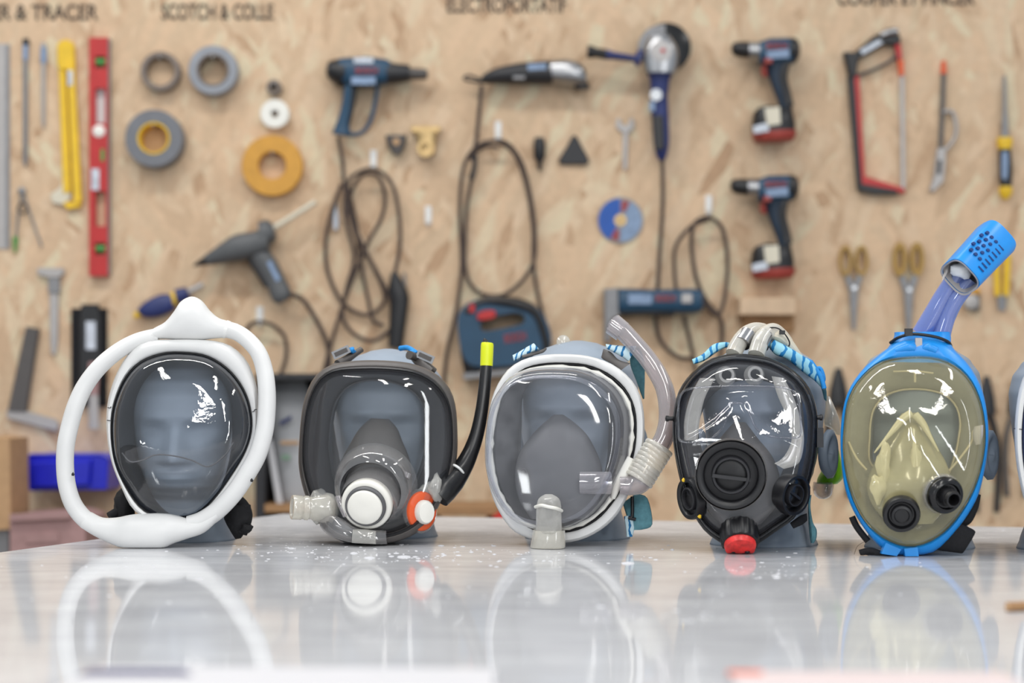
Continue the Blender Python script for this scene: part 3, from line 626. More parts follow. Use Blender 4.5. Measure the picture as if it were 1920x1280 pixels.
# holster with knife
t = wthing('tool_pouch', 'black rectangular tool pouch hanging behind the left white ring', 'pouch', 166, 760)
wp('back_panel', 'fabric', slab(rect(133, 578, 200, 762), 0, .010, .002), t); wp('front_panel', 'black', slab([(152, 570), (184, 570), (190, 600), (190, 752), (148, 752), (148, 600)], .010, .022, .003), t)
wp('label', 'label', slab(rect(161, 602, 179, 655), .022, .0235), t)
t = wthing('scraper', 'pale scraper with reddish handle sticking out of the black pouch', 'scraper', 175, 805)
wp('handle', 'pink', E([(166, 678, 184, 678, .004, .032), (165, 700, 186, 700, .005, .032), (168, 740, 184, 740, .004, .032)]), t); wp('blade', 'alu', E([(167, 738, 184, 738, .003, .032), (166, 804, 186, 804, .003, .032)]), t)
# jigsaw
t = wthing('jigsaw', 'petrol blue jigsaw with red switch hanging behind the masks', 'jigsaw', 940, 700)
o_ = cr([(858, 600), (872, 572), (905, 560), (955, 560), (1000, 572), (1026, 604), (1034, 640), (1022, 664), (984, 672), (962, 684), (890, 686), (866, 660)], True, 4)
i_ = cr([(900, 612), (905, 600), (918, 594), (940, 590), (962, 586), (978, 588), (984, 596), (980, 606), (960, 612), (940, 616), (918, 620), (906, 620)], True, 4)
wp('body', 'boschblue', MB().holed(o_, i_, WB-.065, WB-.002), t, smooth=50)
wp('top_grip', 'black', E([(866, 580, 880, 594, .034, .036), (900, 559, 904, 574, .034, .036), (940, 555, 942, 578, .036, .036), (985, 562, 976, 586, .036, .036), (1016, 586, 998, 600, .034, .036), (1034, 640, 1012, 644, .034, .036), (1030, 664, 1012, 662, .033, .036)], k=3), t)
wp('switch', 'red', slab(cr([(896, 588), (910, 582), (928, 583), (926, 596), (898, 600)], True, 3), .05, .074, .002), t)
wp('lock_button', 'red', slab(rect(880, 570, 890, 586), .05, .072, .002), t)
wp('gear_head', 'dark', E([(862, 650, 906, 650, .03, .035), (866, 680, 902, 680, .026, .035), (872, 704, 898, 704, .018, .035)]), t)
wp('sole_plate', 'dsteel', slab([(868, 700), (1000, 688), (1002, 697), (870, 712)], .0, .07, .001), t)
lettering('BOSCH', 946, 986, 624, 640, M['redink'], t, WB-.0665, .001, rot=.15)
# straight tool
t = wthing('straight_grinder', 'petrol blue straight power tool with grey nose, hanging horizontally', 'power tool', 1220, 595)
wp('body', 'boschblue', E([(1160, 541, 1160, 588, .028, .035), (1185, 541, 1185, 588, .03, .035), (1230, 543, 1230, 586, .03, .035), (1300, 541, 1300, 588, .03, .035), (1314, 544, 1314, 584, .026, .035), (1318, 552, 1318, 578, .016, .035)], p=3.4), t)
wp('lower_grip', 'black', E([(1166, 578, 1166, 594, .02, .035), (1200, 580, 1200, 592, .02, .035), (1262, 584, 1262, 594, .02, .035)]), t)
wp('nose', 'dsteel', slab([(1133, 541), (1160, 539), (1162, 592), (1148, 598), (1144, 640), (1134, 640)], .0, .055, .003), t, smooth=None)
wp('label', 'bluelabel', slab(rect(1178, 551, 1222, 570), .062, .0665), t); lettering('BOSCH', 1230, 1266, 552, 565, M['redink'], t, WB-.0665, .001)
wp('switch', 'alu', slab(rect(1278, 550, 1298, 568), .062, .068, .001), t)
wp('cord', 'cord', wtube([(1316, 565, .03), (1345, 590, .026), (1358, 560, .022), (1364, 490, .022), (1355, 430, .028), (1329, 408, .034), (1302, 420, .03), (1297, 460, .024), (1305, 520, .02), (1325, 565, .02), (1352, 600, .02), (1352, 650, .018), (1345, 700, .016)], .0046), t)
wp('cord', 'cord', wtube([(1329, 412, .03), (1295, 425, .024), (1268, 460, .02), (1264, 500, .02), (1268, 545, .02)], .004), t); wp('cord', 'cord', wtube([(1282, 592, .02), (1294, 640, .018), (1304, 690, .016), (1310, 730, .016)], .0042), t)
# small wooden shelf
t = wthing('wooden_shelf', 'small pale wooden shelf block under the lower drill', 'shelf', 1440, 620)
wp('shelf_board', 'wood', slab(rect(1388, 558, 1492, 590), 0, .09, .002), t, smooth=None); wp('bracket', 'brownwood', slab(rect(1396, 590, 1490, 622), 0, .05, .002), t, smooth=None)
# scissors
def scissors(u, v0, v1, w, m, label, fat):
    t = wthing('scissors', label, 'scissors', u, v1, 'scissors hung side by side')
    h = v1-v0; a = v0+h*.34
    for s in (-1, 1):
        o_ = circ(u+s*w*.56, v0+h*.17, w*.46, 20, h*.185); i_ = circ(u+s*w*.56, v0+h*.17, w*.46-fat, 20, h*.185-fat*1.4)
        build('handle', MB().holed(o_, i_, WB-.016, WB-.004), M[m], t)
        build('blade', MB().prism([(u-s*w*.1, v1), (u+s*3, v1), (u+s*w*.32, a+h*.2), (u+s*w*.72, a-4), (u+s*w*.35, a-6), (u-s*w*.3, a+h*.22)], WB-.011-(.004 if s > 0 else 0), WB-.006-(.004 if s > 0 else 0), .001), M['dsteel'], t, smooth=None)
    build('pivot', MB().lathe(W(u, a+h*.16, .012), (0, -1, 0), [(.005, 0), (.005, .006)], 14), M['steel'], t)
scissors(1601, 462, 618, 27, 'ochre2', 'smaller scissors with ochre loops, left of the pair', 5)
scissors(1704, 456, 630, 29, 'ochre2', 'larger scissors with wide dark ochre loops, right of the pair', 8)
# pliers and cutters
def pliers(u, v0, v1, w, hm, jm, label, name='pliers', g='pliers and cutters at the right of the wall'):
    t = wthing(name, label, 'pliers', u, v1, g); h = v1-v0
    build('jaw', MB().ell([(u-w*.12, v0, u+w*.12, v0, .004, WB-.012), (u-w*.34, v0+h*.16, u+w*.34, v0+h*.16, .008, WB-.012), (u-w*.4, v0+h*.28, u+w*.4, v0+h*.28, .009, WB-.012)], 12, 2.4, None, True, 2), M[jm], t)
    for s in (-1, 1):
        build('handle', MB().tube([W(a, b, .012) for a, b in cr([(u+s*w*.1, v0+h*.26), (u+s*w*.42, v0+h*.45), (u+s*w*.5, v0+h*.7), (u+s*w*.42, v1)], False, 4)], w*.13*WB/F, 8), M[hm], t)
pliers(1572, 690, 930, 46, 'dark', 'black', 'long black pliers between the fourth and fifth mask')
pliers(1905, 715, 930, 40, 'rubber', 'dark', 'dark pliers at the right edge of the wall')
pliers(1850, 705, 960, 44, 'dark', 'dark', 'black handled cutters hidden behind the blue rimmed mask')
t = wthing('yellow_cutter', 'yellow handled cutter hanging behind the blue snorkel cap', 'cutter', 1880, 580)
wp('handle', 'yellow', E([(1862, 480, 1874, 480, .006, .012), (1864, 555, 1876, 555, .006, .012)]), t); wp('handle', 'yellow', E([(1882, 478, 1896, 478, .006, .012), (1880, 555, 1892, 555, .006, .012)]), t)
wp('blade', 'dsteel', E([(1868, 552, 1888, 552, .004, .012), (1872, 582, 1886, 582, .003, .012)]), t)
t = wthing('small_tape_cutter', 'small red and grey cutter beneath the blue snorkel cap', 'cutter', 1826, 580)
wp('body', 'alu', MB().lathe(W(1818, 566, .004), (0, -1, 0), [(.016, 0), (.016, .016), (.010, .018)], 20), t); wp('grip', 'rubber', slab(rect(1822, 552, 1838, 582), .002, .018, .002), t); wp('cap', 'ochre', slab(rect(1812, 540, 1838, 552), .0, .016, .002), t)

# low things standing in front of the wall
t = thing('side_bench', 'low grey workbench against the tool wall, hidden by the table', 'workbench', (-.2, 4.0, 0))
build('bench_top', MB().box((-.2, 3.98, .70), (4.0, .50, .04)), M['bench'], t, smooth=None)
for x in (-2.1, 1.7):
    for y in (3.78, 4.18): build('leg', MB().box((x, y, .34), (.06, .06, .68)), M['dsteel'], t, smooth=None)
def onbench(o):
    for v in o.data.vertices: v.co.z = max(v.co.z, .7205-o.parent.location.z)
    return o
t = wthing('parts_bin', 'bright cobalt blue plastic parts bin hanging low on the wall', 'bin', 113, 920)
Yb = 4.12
m_ = MB(); a = [P(u, v, Yb) for u, v in ((24, 866), (55, 853), (203, 853), (203, 918), (60, 920), (24, 912))]
m_.prism([(24, 864), (60, 852), (190, 852), (204, 860), (200, 918), (60, 920), (26, 912)], 4.10, WB-.004, .002); build('bin_body', m_, M['binblue'], t, smooth=None)
build('front_lip', MB().prism([(58, 866), (170, 862), (166, 910), (62, 914)], 4.085, 4.10, .003), M['binblue'], t, smooth=None); build('rim', MB().tube([P(u, v, 4.10) for u, v in ((24, 864), (60, 852), (190, 852), (204, 860))], .003, 6), M['binblue'], t)
t = thing('cardboard_tube', 'brown cardboard upright at the left edge beside the blue bin', 'cardboard', tuple(P(4, 1064, 4.05)))
onbench(build('board', MB().prism([(-20, 818), (18, 822), (21, 992), (-20, 995)], 3.9, 4.05, .002), M['card'], t, smooth=None)); onbench(build('foot', MB().prism([(-20, 995), (18, 992), (18, 1100), (-20, 1100)], 3.92, 4.04, .002), M['dsteel'], t, smooth=None))
t = thing('pink_box', 'dusty pink cardboard box standing behind the table corner', 'box', tuple(P(90, 1100, 3.95)))
onbench(build('carton', MB().prism([(18, 968), (130, 962), (160, 972), (160, 1106), (18, 1106)], 3.86, 4.06, .002), M['pink'], t, smooth=None)); build('lid_flap', MB().prism([(18, 964), (132, 958), (132, 972), (18, 978)], 3.85, 3.86, .001), M['pink'], t, smooth=None)
build('label', MB().prism([(48, 1000), (110, 998), (110, 1016), (48, 1018)], 3.857, 3.86), M['pink'], t, smooth=None)
t = thing('shelf_crate', 'dark open crate behind the first and second mask', 'crate', tuple(P(550, 1080, 4.1)))
for r in (rect(478, 700, 640, 712), rect(478, 712, 496, 1096), rect(626, 712, 640, 1096)): onbench(build('frame_board', MB().prism(r, 3.95, 4.2, .001), M['dark'], t, smooth=None))
onbench(build('back_board', MB().prism(rect(496, 712, 626, 1096), 4.19, 4.2), M['dark'], t, smooth=None)); 
build('shelf_board', MB().prism(rect(496, 945, 626, 960), 3.95, 4.19), M['brownwood'], t, smooth=None)
t = thing('plastic_sack', 'greyish white printed plastic sack inside the dark crate', 'sack', tuple(P(545, 945, 4.05)))
sk = MB().ell([(496, 712, 572, 712, .004, 4.06), (500, 760, 590, 760, .03, 4.06), (510, 850, 600, 850, .05, 4.06), (518, 930, 606, 930, .05, 4.06), (522, 945, 604, 945, .04, 4.06)], 20, 2.6, None, True, 4)
build('sack_body', sk, M['sack'], t)
build('printed_mark', MB().prism([(524, 790), (546, 778), (546, 786), (526, 798)], 4.004, 4.006), M['navy'], t); build('printed_mark', MB().prism(rect(526, 826, 560, 833), 4.001, 4.003), M['card'], t); build('printed_mark', MB().prism(rect(528, 852, 544, 862), 3.999, 4.001), M['sackgreen'], t)
build('hem_strip', MB().prism([(498, 824), (510, 824), (532, 950), (520, 956)], 3.985, 3.99, .001), M['paper'], t, smooth=None)
t = thing('timber_offcut', 'brown timber offcut lying low behind the black hose', 'timber', tuple(P(880, 1085, 4.02)))
build('beam_board', MB().prism(rect(800, 948, 936, 966), 3.92, 4.1, .002), M['brownwood'], t, smooth=None); onbench(build('upright_board', MB().prism(rect(806, 966, 822, 1100), 3.94, 4.08, .002), M['brownwood'], t, smooth=None)); onbench(build('upright_board', MB().prism(rect(912, 966, 930, 1100), 3.94, 4.08, .002), M['brownwood'], t, smooth=None))
t = thing('red_can', 'red canister just visible left of the third mask', 'canister', tuple(P(948, 1096, 3.95)))
build('can_body', MB().lathe(P(950, 1100, 3.92), (0, 0, 1), [(.03, 0), (.032, .004), (.032, .12), (.028, .14), (.012, .15)], 28), M['red'], t); build('cap', MB().lathe(P(950, 1100, 3.92)+Vector((0, 0, .15)), (0, 0, 1), [(.012, 0), (.012, .02), (.008, .024)], 16), M['black'], t)
# ------------------------------------------------------------------ mannequin heads
def interp(tab, x):
    if x <= tab[0][0]: return tab[0][1:]
    for a, b in zip(tab, tab[1:]):
        if x <= b[0]:
            t = (x-a[0])/(b[0]-a[0]); t = t*t*(3-2*t)*.5+t*.5
            return tuple(a[i]+(b[i]-a[i])*t for i in range(1, len(a)))
    return tab[-1][1:]
HEAD = [(0, .068, .064, .068), (.010, .064, .060, .066), (.035, .056, .050, .062), (.055, .054, .050, .062), (.068, .053, .066, .064), (.076, .056, .078, .068),
        (.092, .062, .086, .072), (.110, .066, .086, .080), (.130, .070, .086, .090), (.150, .073, .087, .097), (.172, .076, .090, .101), (.195, .077, .088, .101),
        (.215, .073, .078, .094), (.232, .062, .061, .078), (.245, .044, .041, .052), (.253, .024, .022, .028), (.256, .006, .006, .008)]
def make_head(u, Yh, yaw, label, scale=1.0, ear=1.0, tilt=0.0):
    x = (u-960)*Yh/F; t = thing('mannequin_head', label, 'mannequin head', (x, Yh, TZ), 'blue grey mannequin heads')
    g = lambda q, m, s: math.exp(-((q-m)/s)**2)
    n = 72; rings = []
    N = 84
    for i in range(N+1):
        z = .256*i/N; w_, f_, b_ = interp(HEAD, z); r = []
        for k in range(n):
            a = 2*PI*k/n; c, s_ = math.cos(a), math.sin(a)
            X = w_*math.copysign(abs(c)**.92, c); Yy = (b_ if s_ > 0 else f_)*math.copysign(abs(s_)**.92, s_)
            if s_ < 0:
                fr = min(1, (-s_)*1.6)
                d = 0
                hw = .008+.009*max(0, min(1, (.15-z)/.04))
                if .100 < z < .165:
                    hz = (.022*max(0, min(1, (z-.104)/.006))*max(0, min(1, (.165-z)/.048))); d += hz*g(X, 0, hw)
                d -= .012*(g(X, .030, .017)+g(X, -.030, .017))*g(z, .151, .011)
                d += .004*(g(X, .026, .02)+g(X, -.026, .02))*g(z, .168, .007)
                d += .004*(g(X, .030, .010)+g(X, -.030, .010))*g(z, .149, .006)
                d += .006*g(X, 0, .018)*(g(z, .096, .0045)+g(z, .088, .005)) - .003*g(X, 0, .02)*g(z, .092, .0025)
                d += .005*g(X, 0, .02)*g(z, .078, .008)
                d += .003*(g(X, .04, .015)+g(X, -.04, .015))*g(z, .13, .014)
                Yy -= d*fr
            r.append(Vector((X, Yy, z))*scale)
        rings.append(r)
    m_ = MB(); m_.loft(rings)
    if ear:
        for sd in (-1, 1):
            er = []
            for j, (rr, off) in enumerate(((.2, -.002), (.8, -.001), (1.0, .004), (.98, .009), (.8, .0115), (.62, .009), (.3, .007), (.05, .007))):
                er.append([Vector((sd*(.071+off+(.010*math.cos(2*PI*k/20)+.012)*.55*ear), -.002+.019*rr*math.cos(2*PI*k/20)+.004, (.115)+.031*rr*math.sin(2*PI*k/20)*(1+.15*math.cos(2*PI*k/20))))*scale for k in range(20)])
            m_.loft(er)
    R_ = Matrix.Rotation(math.radians(yaw), 3, 'Z')@Matrix.Rotation(tilt, 3, 'X'); o = Vector((x, Yh, TZ))
    m_.v = [o+(R_@v) for v in m_.v]
    build('head', m_, M['foam'], t, smooth=180)
    return t

# ------------------------------------------------------------------ mask building blocks
class Mk:
    def __init__(s, u0, v0, Y0, ax, az): s.u0, s.v0, s.Y0, s.ax, s.az = u0, v0, Y0, ax, az
    def p(s, u, v, d=0.0):
        k = s.Y0/F
        return P(u, v, s.Y0+s.ax*(u-s.u0)*k+s.az*(s.v0-v)*k+d)
def Z(zx, zy, sc, ox, oy): return lambda pts: [(ox+a/sc, oy+b/sc) for a, b in pts]
def polar(outline, c, n=72):
    pts = []
    for u, v in outline: pts.append((math.atan2(v-c[1], u-c[0]), math.hypot(u-c[0], v-c[1])))
    pts.sort(); pts = [(pts[-1][0]-2*PI, pts[-1][1])]+pts+[(pts[0][0]+2*PI, pts[0][1])]
    out = []; j = 0
    for i in range(n):
        a = -PI+2*PI*i/n
        while pts[j+1][0] < a: j += 1
        (a0, r0), (a1, r1) = pts[j], pts[j+1]
        r = r0+(r1-r0)*(a-a0)/max(1e-9, a1-a0)
        out.append((c[0]+r*math.cos(a), c[1]+r*math.sin(a)))
    return out
def dome(mk, o, c, levels, fn=None, cap=True):
    m_ = MB(); rings = []
    for lv in levels:
        t, d, du, dv = (tuple(lv)+(0, 0))[:4]; r = []
        for u, v in o:
            uu, vv = c[0]+du+(u-c[0])*t, c[1]+dv+(v-c[1])*t
            r.append(mk.p(uu, vv, d+(fn(uu, vv) if fn else 0)))
        rings.append(r)
    return m_.loft(rings, False, cap)
def band(mk, A, B, sec, fn=None, loop=True):
    rings = [[mk.p(a[0]+(b[0]-a[0])*f, a[1]+(b[1]-a[1])*f, d+(fn(a[0]+(b[0]-a[0])*f, a[1]+(b[1]-a[1])*f) if fn else 0)) for a, b in zip(A, B)] for f, d in sec]
    return MB().loft(rings, False, False, loop=loop)
def mtube(mk, pts, r, n=14, k=6, closed=False, cap=True):
    return MB().tube([mk.p(*q) for q in cr(pts, closed, k)], r, n, closed=closed, cap=cap)
def hollow(mk, pts, r, th, n=20, k=6):      # open ended tube with a wall
    path = [mk.p(*q) for q in cr(pts, False, k)]
    m_ = MB(); m_.tube(path, r, n, cap=False); a = m_.v[:]; 
    r2 = [x-th for x in r] if isinstance(r, (list, tuple)) else r-th
    m2 = MB(); m2.tube(path, r2, n, cap=False); off = len(m_.v); L = len(path)
    m_.v += m2.v; m_.f += [tuple(reversed([i+off for i in f])) for f in m2.f]
    for base_ in (0, (L-1)*n):
        for i in range(n):
            j = (i+1) % n; m_.f.append((base_+i, base_+j, off+base_+j, off+base_+i))
    return m_
def mp(name, m, mb, parent, smooth=50, **k):
    for v in mb.v: v.z = max(v.z, TZ+.0006)
    return build(name, mb, M[m], parent, smooth, **k)
def strap(mk, pts, w_, th=.0016):          # fabric ribbon: (u, v, d) path, width vector per point (du, dv)
    path = cr(pts, False, 5); rings = []
    for u, v, d, du, dv in path:
        a, b = mk.p(u-du, v-dv, d), mk.p(u+du, v+dv, d+w_); q = Vector((0, th, 0))
        rings.append([a, b, b+q, a+q])
    return MB().loft(rings)
def lump(mk, u, v, d, ru, rv, rd, seed=0, rough=.25, n=18):
    rng = random.Random(seed); ph = [rng.uniform(0, 6.3) for _ in range(6)]; k = mk.Y0/F; rings = []
    for i in range(1, 10):
        b = PI*i/10; r = []
        for j in range(n):
            a = 2*PI*j/n; q = 1+rough*(math.sin(3*a+ph[0]+2*b)+.6*math.sin(5*a+ph[1]-3*b)+.5*math.sin(4*b+ph[2]))*.5
            r.append(mk.p(u, v, d)+Vector((ru*k*math.sin(b)*math.cos(a)*q, rd*math.cos(b), rv*k*math.sin(b)*math.sin(a)*q)))
        rings.append(r)
    return MB().loft(rings)
def lath(mk, u, v, d, ax, prof, n=36, **k):
    return MB().lathe(mk.p(u, v, d), ax, prof, n, **k)

# ================================================================== mask 1: white ring
mk = Mk(300, 1025, 2.515, 0.0, .10); z = Z(0, 0, 2.56, 90, 540)
make_head(348, 2.655, 0, 'mannequin head inside the dark visor of the white ring mask', .97, 0)
t = thing('full_face_mask', 'white full face mask with dark egg-shaped visor and a big white tube ring around it', 'mask', tuple(mk.p(270, 1029)))
c = (90+640/2.56, 540+690/2.56)
vo = polar(cr(z([(640, 308), (760, 325), (860, 385), (930, 470), (970, 570), (978, 680), (945, 790), (880, 900), (800, 1010), (720, 1085), (640, 1107), (560, 1102), (490, 1085), (430, 1040), (370, 950), (325, 850), (305, 740), (305, 620), (325, 530), (370, 430), (440, 355), (540, 315)]), True, 6), c)
fo = polar(cr(z([(600, 247), (700, 247), (800, 254), (880, 280), (950, 345), (985, 420), (1005, 500), (1006, 600), (1002, 700), (985, 770), (940, 850), (880, 950), (800, 1050), (720, 1110), (640, 1128), (560, 1125), (470, 1105), (400, 1050), (350, 950), (310, 850), (288, 750), (280, 640), (290, 530), (325, 420), (375, 330), (430, 270), (500, 250)]), True, 6), c)
mp('face_frame', 'white', band(mk, fo, vo, [(.0, .004), (.12, -.003), (.35, -.006), (.8, -.005), (1.0, -.001), (1.02, .010), (.9, .030), (.25, .052), (.05, .050), (-.02, .028)]), t)
mp('rim_gasket', 'blackg', band(mk, vo, [(c[0]+(u-c[0])*.965, c[1]+(v-c[1])*.965) for u, v in vo], [(-.25, -.002), (.3, -.0045), (1.0, -.002), (1.0, .006), (-.25, .006)]), t)
def f1(u, v):
    x = (u-90)*2.56-90*0; y = v
    zx, zy = (u-90)*2.56, (v-540)*2.56
    edge = 800+abs(zx-610)**1.5*.010 if abs(zx-610) < 400 else 900
    edge = 812 + 26*math.cos((zx-610)/85.0) - (0 if zx > 340 else 0)
    k = 1/(1+math.exp(-(zy-edge)/12.0)); inn = max(0, min(1, (330-abs(zx-640))/80.0))
    return k*.011*inn
mp('visor', 'c1', dome(mk, [(c[0]+(u-c[0])*.985, c[1]+(v-c[1])*.985) for u, v in vo], c, [(1, .0), (.985, -.010), (.955, -.018), (.90, -.0245), (.83, -.029), (.75, -.032)]+[(x/10, -.0345-.004*(1-x/7)) for x in (6.6, 5.8, 5, 4.2, 3.4, 2.6, 1.8, 1, .3)], f1), t)
op = polar(cr([(344+95*math.cos(a), 790+118*math.sin(a)+(0 if math.sin(a) < 0 else 62*math.sin(a))) if True else 0 for a in [2*PI*i/24 for i in range(24)]], True, 3), c)
mp('inner_seal', 'sealdk', band(mk, [(c[0]+(u-c[0])*.97, c[1]+(v-c[1])*.97) for u, v in vo], op, [(0, .004), (.25, .012), (.6, .030), (1, .058), (1.12, .090), (1.08, .092), (.95, .062), (.5, .050), (0, .044)]), t)
mp('nose_divider', 'seal2', mtube(mk, [(a, b, dd) for (a, b), dd in zip(z([(355, 790), (395, 832), (450, 826), (520, 800), (610, 806), (690, 826), (770, 856), (850, 800), (890, 740)]), (.0, .002, .006, .008, .008, .008, .006, .003, 0))], .0009, 8), t)
# ring: left and right hoses, top and bottom junctions
r_ = .0110
L_ = [(a, b, d) for (a, b), d in zip(z([(520, 228), (430, 252), (340, 300), (250, 375), (180, 465), (135, 560), (105, 660), (85, 760), (82, 860), (93, 955), (123, 1040), (178, 1108), (250, 1150), (320, 1170)]), (.012, .006, 0, -.004, -.006, -.008, -.008, -.008, -.006, -.004, -.002, 0, 0, 0))]
mp('ring_hose', 'white', mtube(mk, L_, [.0095, .0105, .0112, .0112, .0112, .0115], 24), t)
R2 = [(a, b, d) for (a, b), d in zip(z([(850, 198), (905, 212), (960, 250), (1010, 310), (1038, 390), (1050, 480), (1050, 580), (1038, 690), (1005, 800), (955, 890), (895, 980), (820, 1060), (745, 1112), (680, 1135)]), (.012, .008, .002, -.006, -.010, -.014, -.016, -.016, -.014, -.012, -.010, -.006, -.002, 0))]
mp('ring_hose', 'white', mtube(mk, R2, [.0105, .0105, .0112, .0115, .0115, .0118], 24), t)
def mell(mk, st, n=24, p=2.0, k=4):
    st = cr(st, False, k); rings = []
    for u1, v1, u2, v2, hd, d in st:
        a, b = mk.p(u1, v1, d), mk.p(u2, v2, d); cc_ = (a+b)/2; h = (a-b)/2; r = []
        for i in range(n):
            q = 2*PI*i/n; ct, s_ = math.cos(q), math.sin(q); f = lambda x: math.copysign(abs(x)**(2/p), x)
            r.append(cc_+h*f(ct)+Vector((0, hd, 0))*f(s_))
        rings.append(r)
    return MB().loft(rings)
def zz(st, sc, ox, oy): return [(ox+a/sc, oy+b/sc, ox+c_/sc, oy+d_/sc, h, e) for a, b, c_, d_, h, e in st]
mp('top_junction', 'white', mell(mk, zz([(483, 206, 523, 246, .0105, .012), (520, 186, 550, 244, .012, .012), (565, 160, 580, 245, .014, .012), (607, 110, 620, 248, .017, .012), (640, 62, 655, 249, .019, .012), (690, 40, 692, 250, .020, .012), (738, 60, 728, 250, .019, .012), (778, 108, 760, 247, .017, .012), (818, 142, 798, 242, .014, .012), (860, 156, 822, 240, .012, .012), (915, 172, 850, 238, .0115, .012)], 2.56, 90, 540), 28), t)
for k_, st in enumerate(([(478, 204, 520, 250, .0112, .012), (490, 200, 530, 246, .0112, .012)], [(862, 153, 840, 242, .0122, .012), (880, 160, 852, 240, .0122, .012)])):
    mp('joint_collar', 'white_gloss', mell(mk, zz(st, 2.56, 90, 540), 28, k=1), t)
mp('bottom_junction', 'white', mell(mk, zz([(208, 1074, 155, 1146, .0112, 0), (262, 1100, 222, 1188, .0122, 0), (330, 1100, 305, 1228, .014, -.001), (390, 1088, 365, 1250, .018, -.002), (450, 1081, 420, 1256, .020, -.002), (520, 1079, 490, 1256, .021, -.002), (580, 1082, 548, 1252, .020, -.002), (630, 1092, 600, 1226, .017, -.001), (680, 1102, 670, 1202, .014, 0), (738, 1094, 752, 1172, .0125, -.001), (800, 1062, 826, 1104, .0100, -.006)], 2.56, 90, 540), 28, 2.2), t)
for u_, v_ in z([(978, 922), (120, 893)]): mp('registration_mark', 'black', lump(mk, u_, v_, -.0275 if u_ > 300 else -.0185, 2.6, 3.4, .0015, 2), t)
for q in ([(286, 573), (300, 575), (302, 568)], [(283, 634), (300, 636)], [(980, 594), (990, 590), (992, 583), (1003, 582)]):
    mp('pen_mark', 'black', mtube(mk, [(a, b, -.008) for a, b in z(q)], .0006, 6, 2), t)
mp('head_strap', 'fabric', lump(mk, 233, 948, .055, 18, 38, .02, 4, .3), t); mp('head_strap', 'fabric', mtube(mk, [(242, 905, .05), (235, 945, .05), (205, 968, .04)], .006, 8), t)
mp('head_strap', 'fabric', lump(mk, 447, 972, .050, 24, 32, .02, 9, .3), t); mp('head_strap', 'fabric', mtube(mk, [(420, 930, .05), (448, 940, .05), (462, 965, .048), (452, 1000, .045)], .008, 10), t)
mp('velcro_tab', 'fabric', lump(mk, 462, 990, .044, 12, 10, .012, 5, .35), t)

# ================================================================== mask 2: warm grey frame, white cap, black snorkel hose
z = Z(0, 0, 2.91, 530, 600); mk = Mk(705, 1018, 2.575, -.05, .10)
make_head(728, 2.725, -4, 'mannequin head wearing the grey framed mask with the black hose', 1.0, 0)
t = thing('full_face_mask', 'dark grey framed full face mask with white capped nozzle and black snorkel hose', 'mask', tuple(mk.p(700, 1020)))
c = (530+520/2.91, 600+700/2.91)
fo = polar(cr(z([(540, 222), (700, 238), (820, 285), (900, 360), (940, 460), (952, 600), (950, 740), (925, 850), (880, 950), (830, 1050), (765, 1130), (680, 1185), (560, 1218), (400, 1218), (290, 1190), (205, 1115), (150, 1020), (108, 900), (88, 780), (93, 640), (105, 510), (130, 400), (180, 305), (260, 248), (380, 225)]), True, 6), c)
fi = polar(cr(z([(540, 275), (690, 290), (790, 330), (860, 395), (900, 480), (915, 600), (912, 720), (890, 840), (850, 930), (790, 1030), (730, 1090), (660, 1135), (560, 1165), (410, 1170), (310, 1140), (235, 1075), (180, 990), (140, 880), (118, 770), (120, 640), (135, 510), (165, 405), (215, 325), (290, 285), (400, 275)]), True, 6), c)
def f2(u, v): return -.024*max(0, 1-((u-c[0])/160)**2)
mp('frame', 'rubber', band(mk, fo, fi, [(.0, .002), (.15, -.006), (.5, -.009), (.85, -.007), (1.0, -.002), (1.0, .008), (.6, .020), (.3, .050), (.0, .056), (-.05, .018)], f2), t)
mp('frame_bead', 'sealdk', band(mk, fo, fi, [(.62, -.0090), (.78, -.0115), (.94, -.0085), (.8, -.004)], f2), t)
fv = [(c[0]+(u-c[0])*.995, c[1]+(v-c[1])*.995) for u, v in fi]
mp('visor', 'c2', dome(mk, fv, c, [(1, 0), (.985, -.005), (.96, -.008), (.92, -.0095)]+[(x/100, -.0100) for x in range(86, 2, -6)], f2), t)
op = polar(cr(z([(480, 322), (620, 340), (720, 392), (772, 470), (792, 590), (785, 730), (745, 860), (680, 980), (520, 1050), (380, 1000), (290, 900), (262, 800), (250, 680), (262, 540), (290, 440), (360, 355)]), True, 6), c)
mp('inner_seal', 'seal', band(mk, fi, op, [(-.1, .003), (.2, .012), (.7, .030), (1, .046), (1.15, .080), (1.1, .082), (.95, .052), (.4, .036), (-.1, .016)]), t)
mp('seal_lip', 'seal2', band(mk, op, [(c[0]+(u-c[0])*.97, c[1]+(v-c[1])*.97) for u, v in op], [(-.3, .044), (.2, .041), (.9, .044), (.9, .048), (-.3, .048)]), t)
mp('nose_cup', 'cup', mell(mk, zz([(480, 535, 580, 540, .012, .030), (420, 590, 625, 590, .022, .024), (370, 670, 655, 665, .030, .018), (322, 760, 690, 750, .036, .012), (290, 850, 705, 840, .040, .008), (290, 960, 700, 960, .040, .006), (340, 1080, 660, 1080, .030, .004)], 2.91, 530, 600), 28, 2.2), t)
AX = Vector((-.16, -.95, -.30)).normalized(); k2 = 2.57/F
cb = mk.p(530+500/2.91, 600+905/2.91, -.018)
mp('nozzle_shroud', 'ccap', MB().lathe(cb, AX, [(.0545, -.012), (.053, 0), (.050, .012), (.0465, .020), (.040, .022)], 44, cap=False), t)
mp('nozzle_gasket', 'sealdk', MB().lathe(cb, AX, [(.047, .006), (.047, .012), (.037, .014), (.037, .006)], 44, loop=True), t)
o1 = mk.p(530+462/2.91, 600+1000/2.91, -.045)
mp('nozzle_collar', 'ccap', MB().lathe(o1, AX, [(.040, -.036), (.038, -.015), (.035, .004)], 40, cap=False), t)
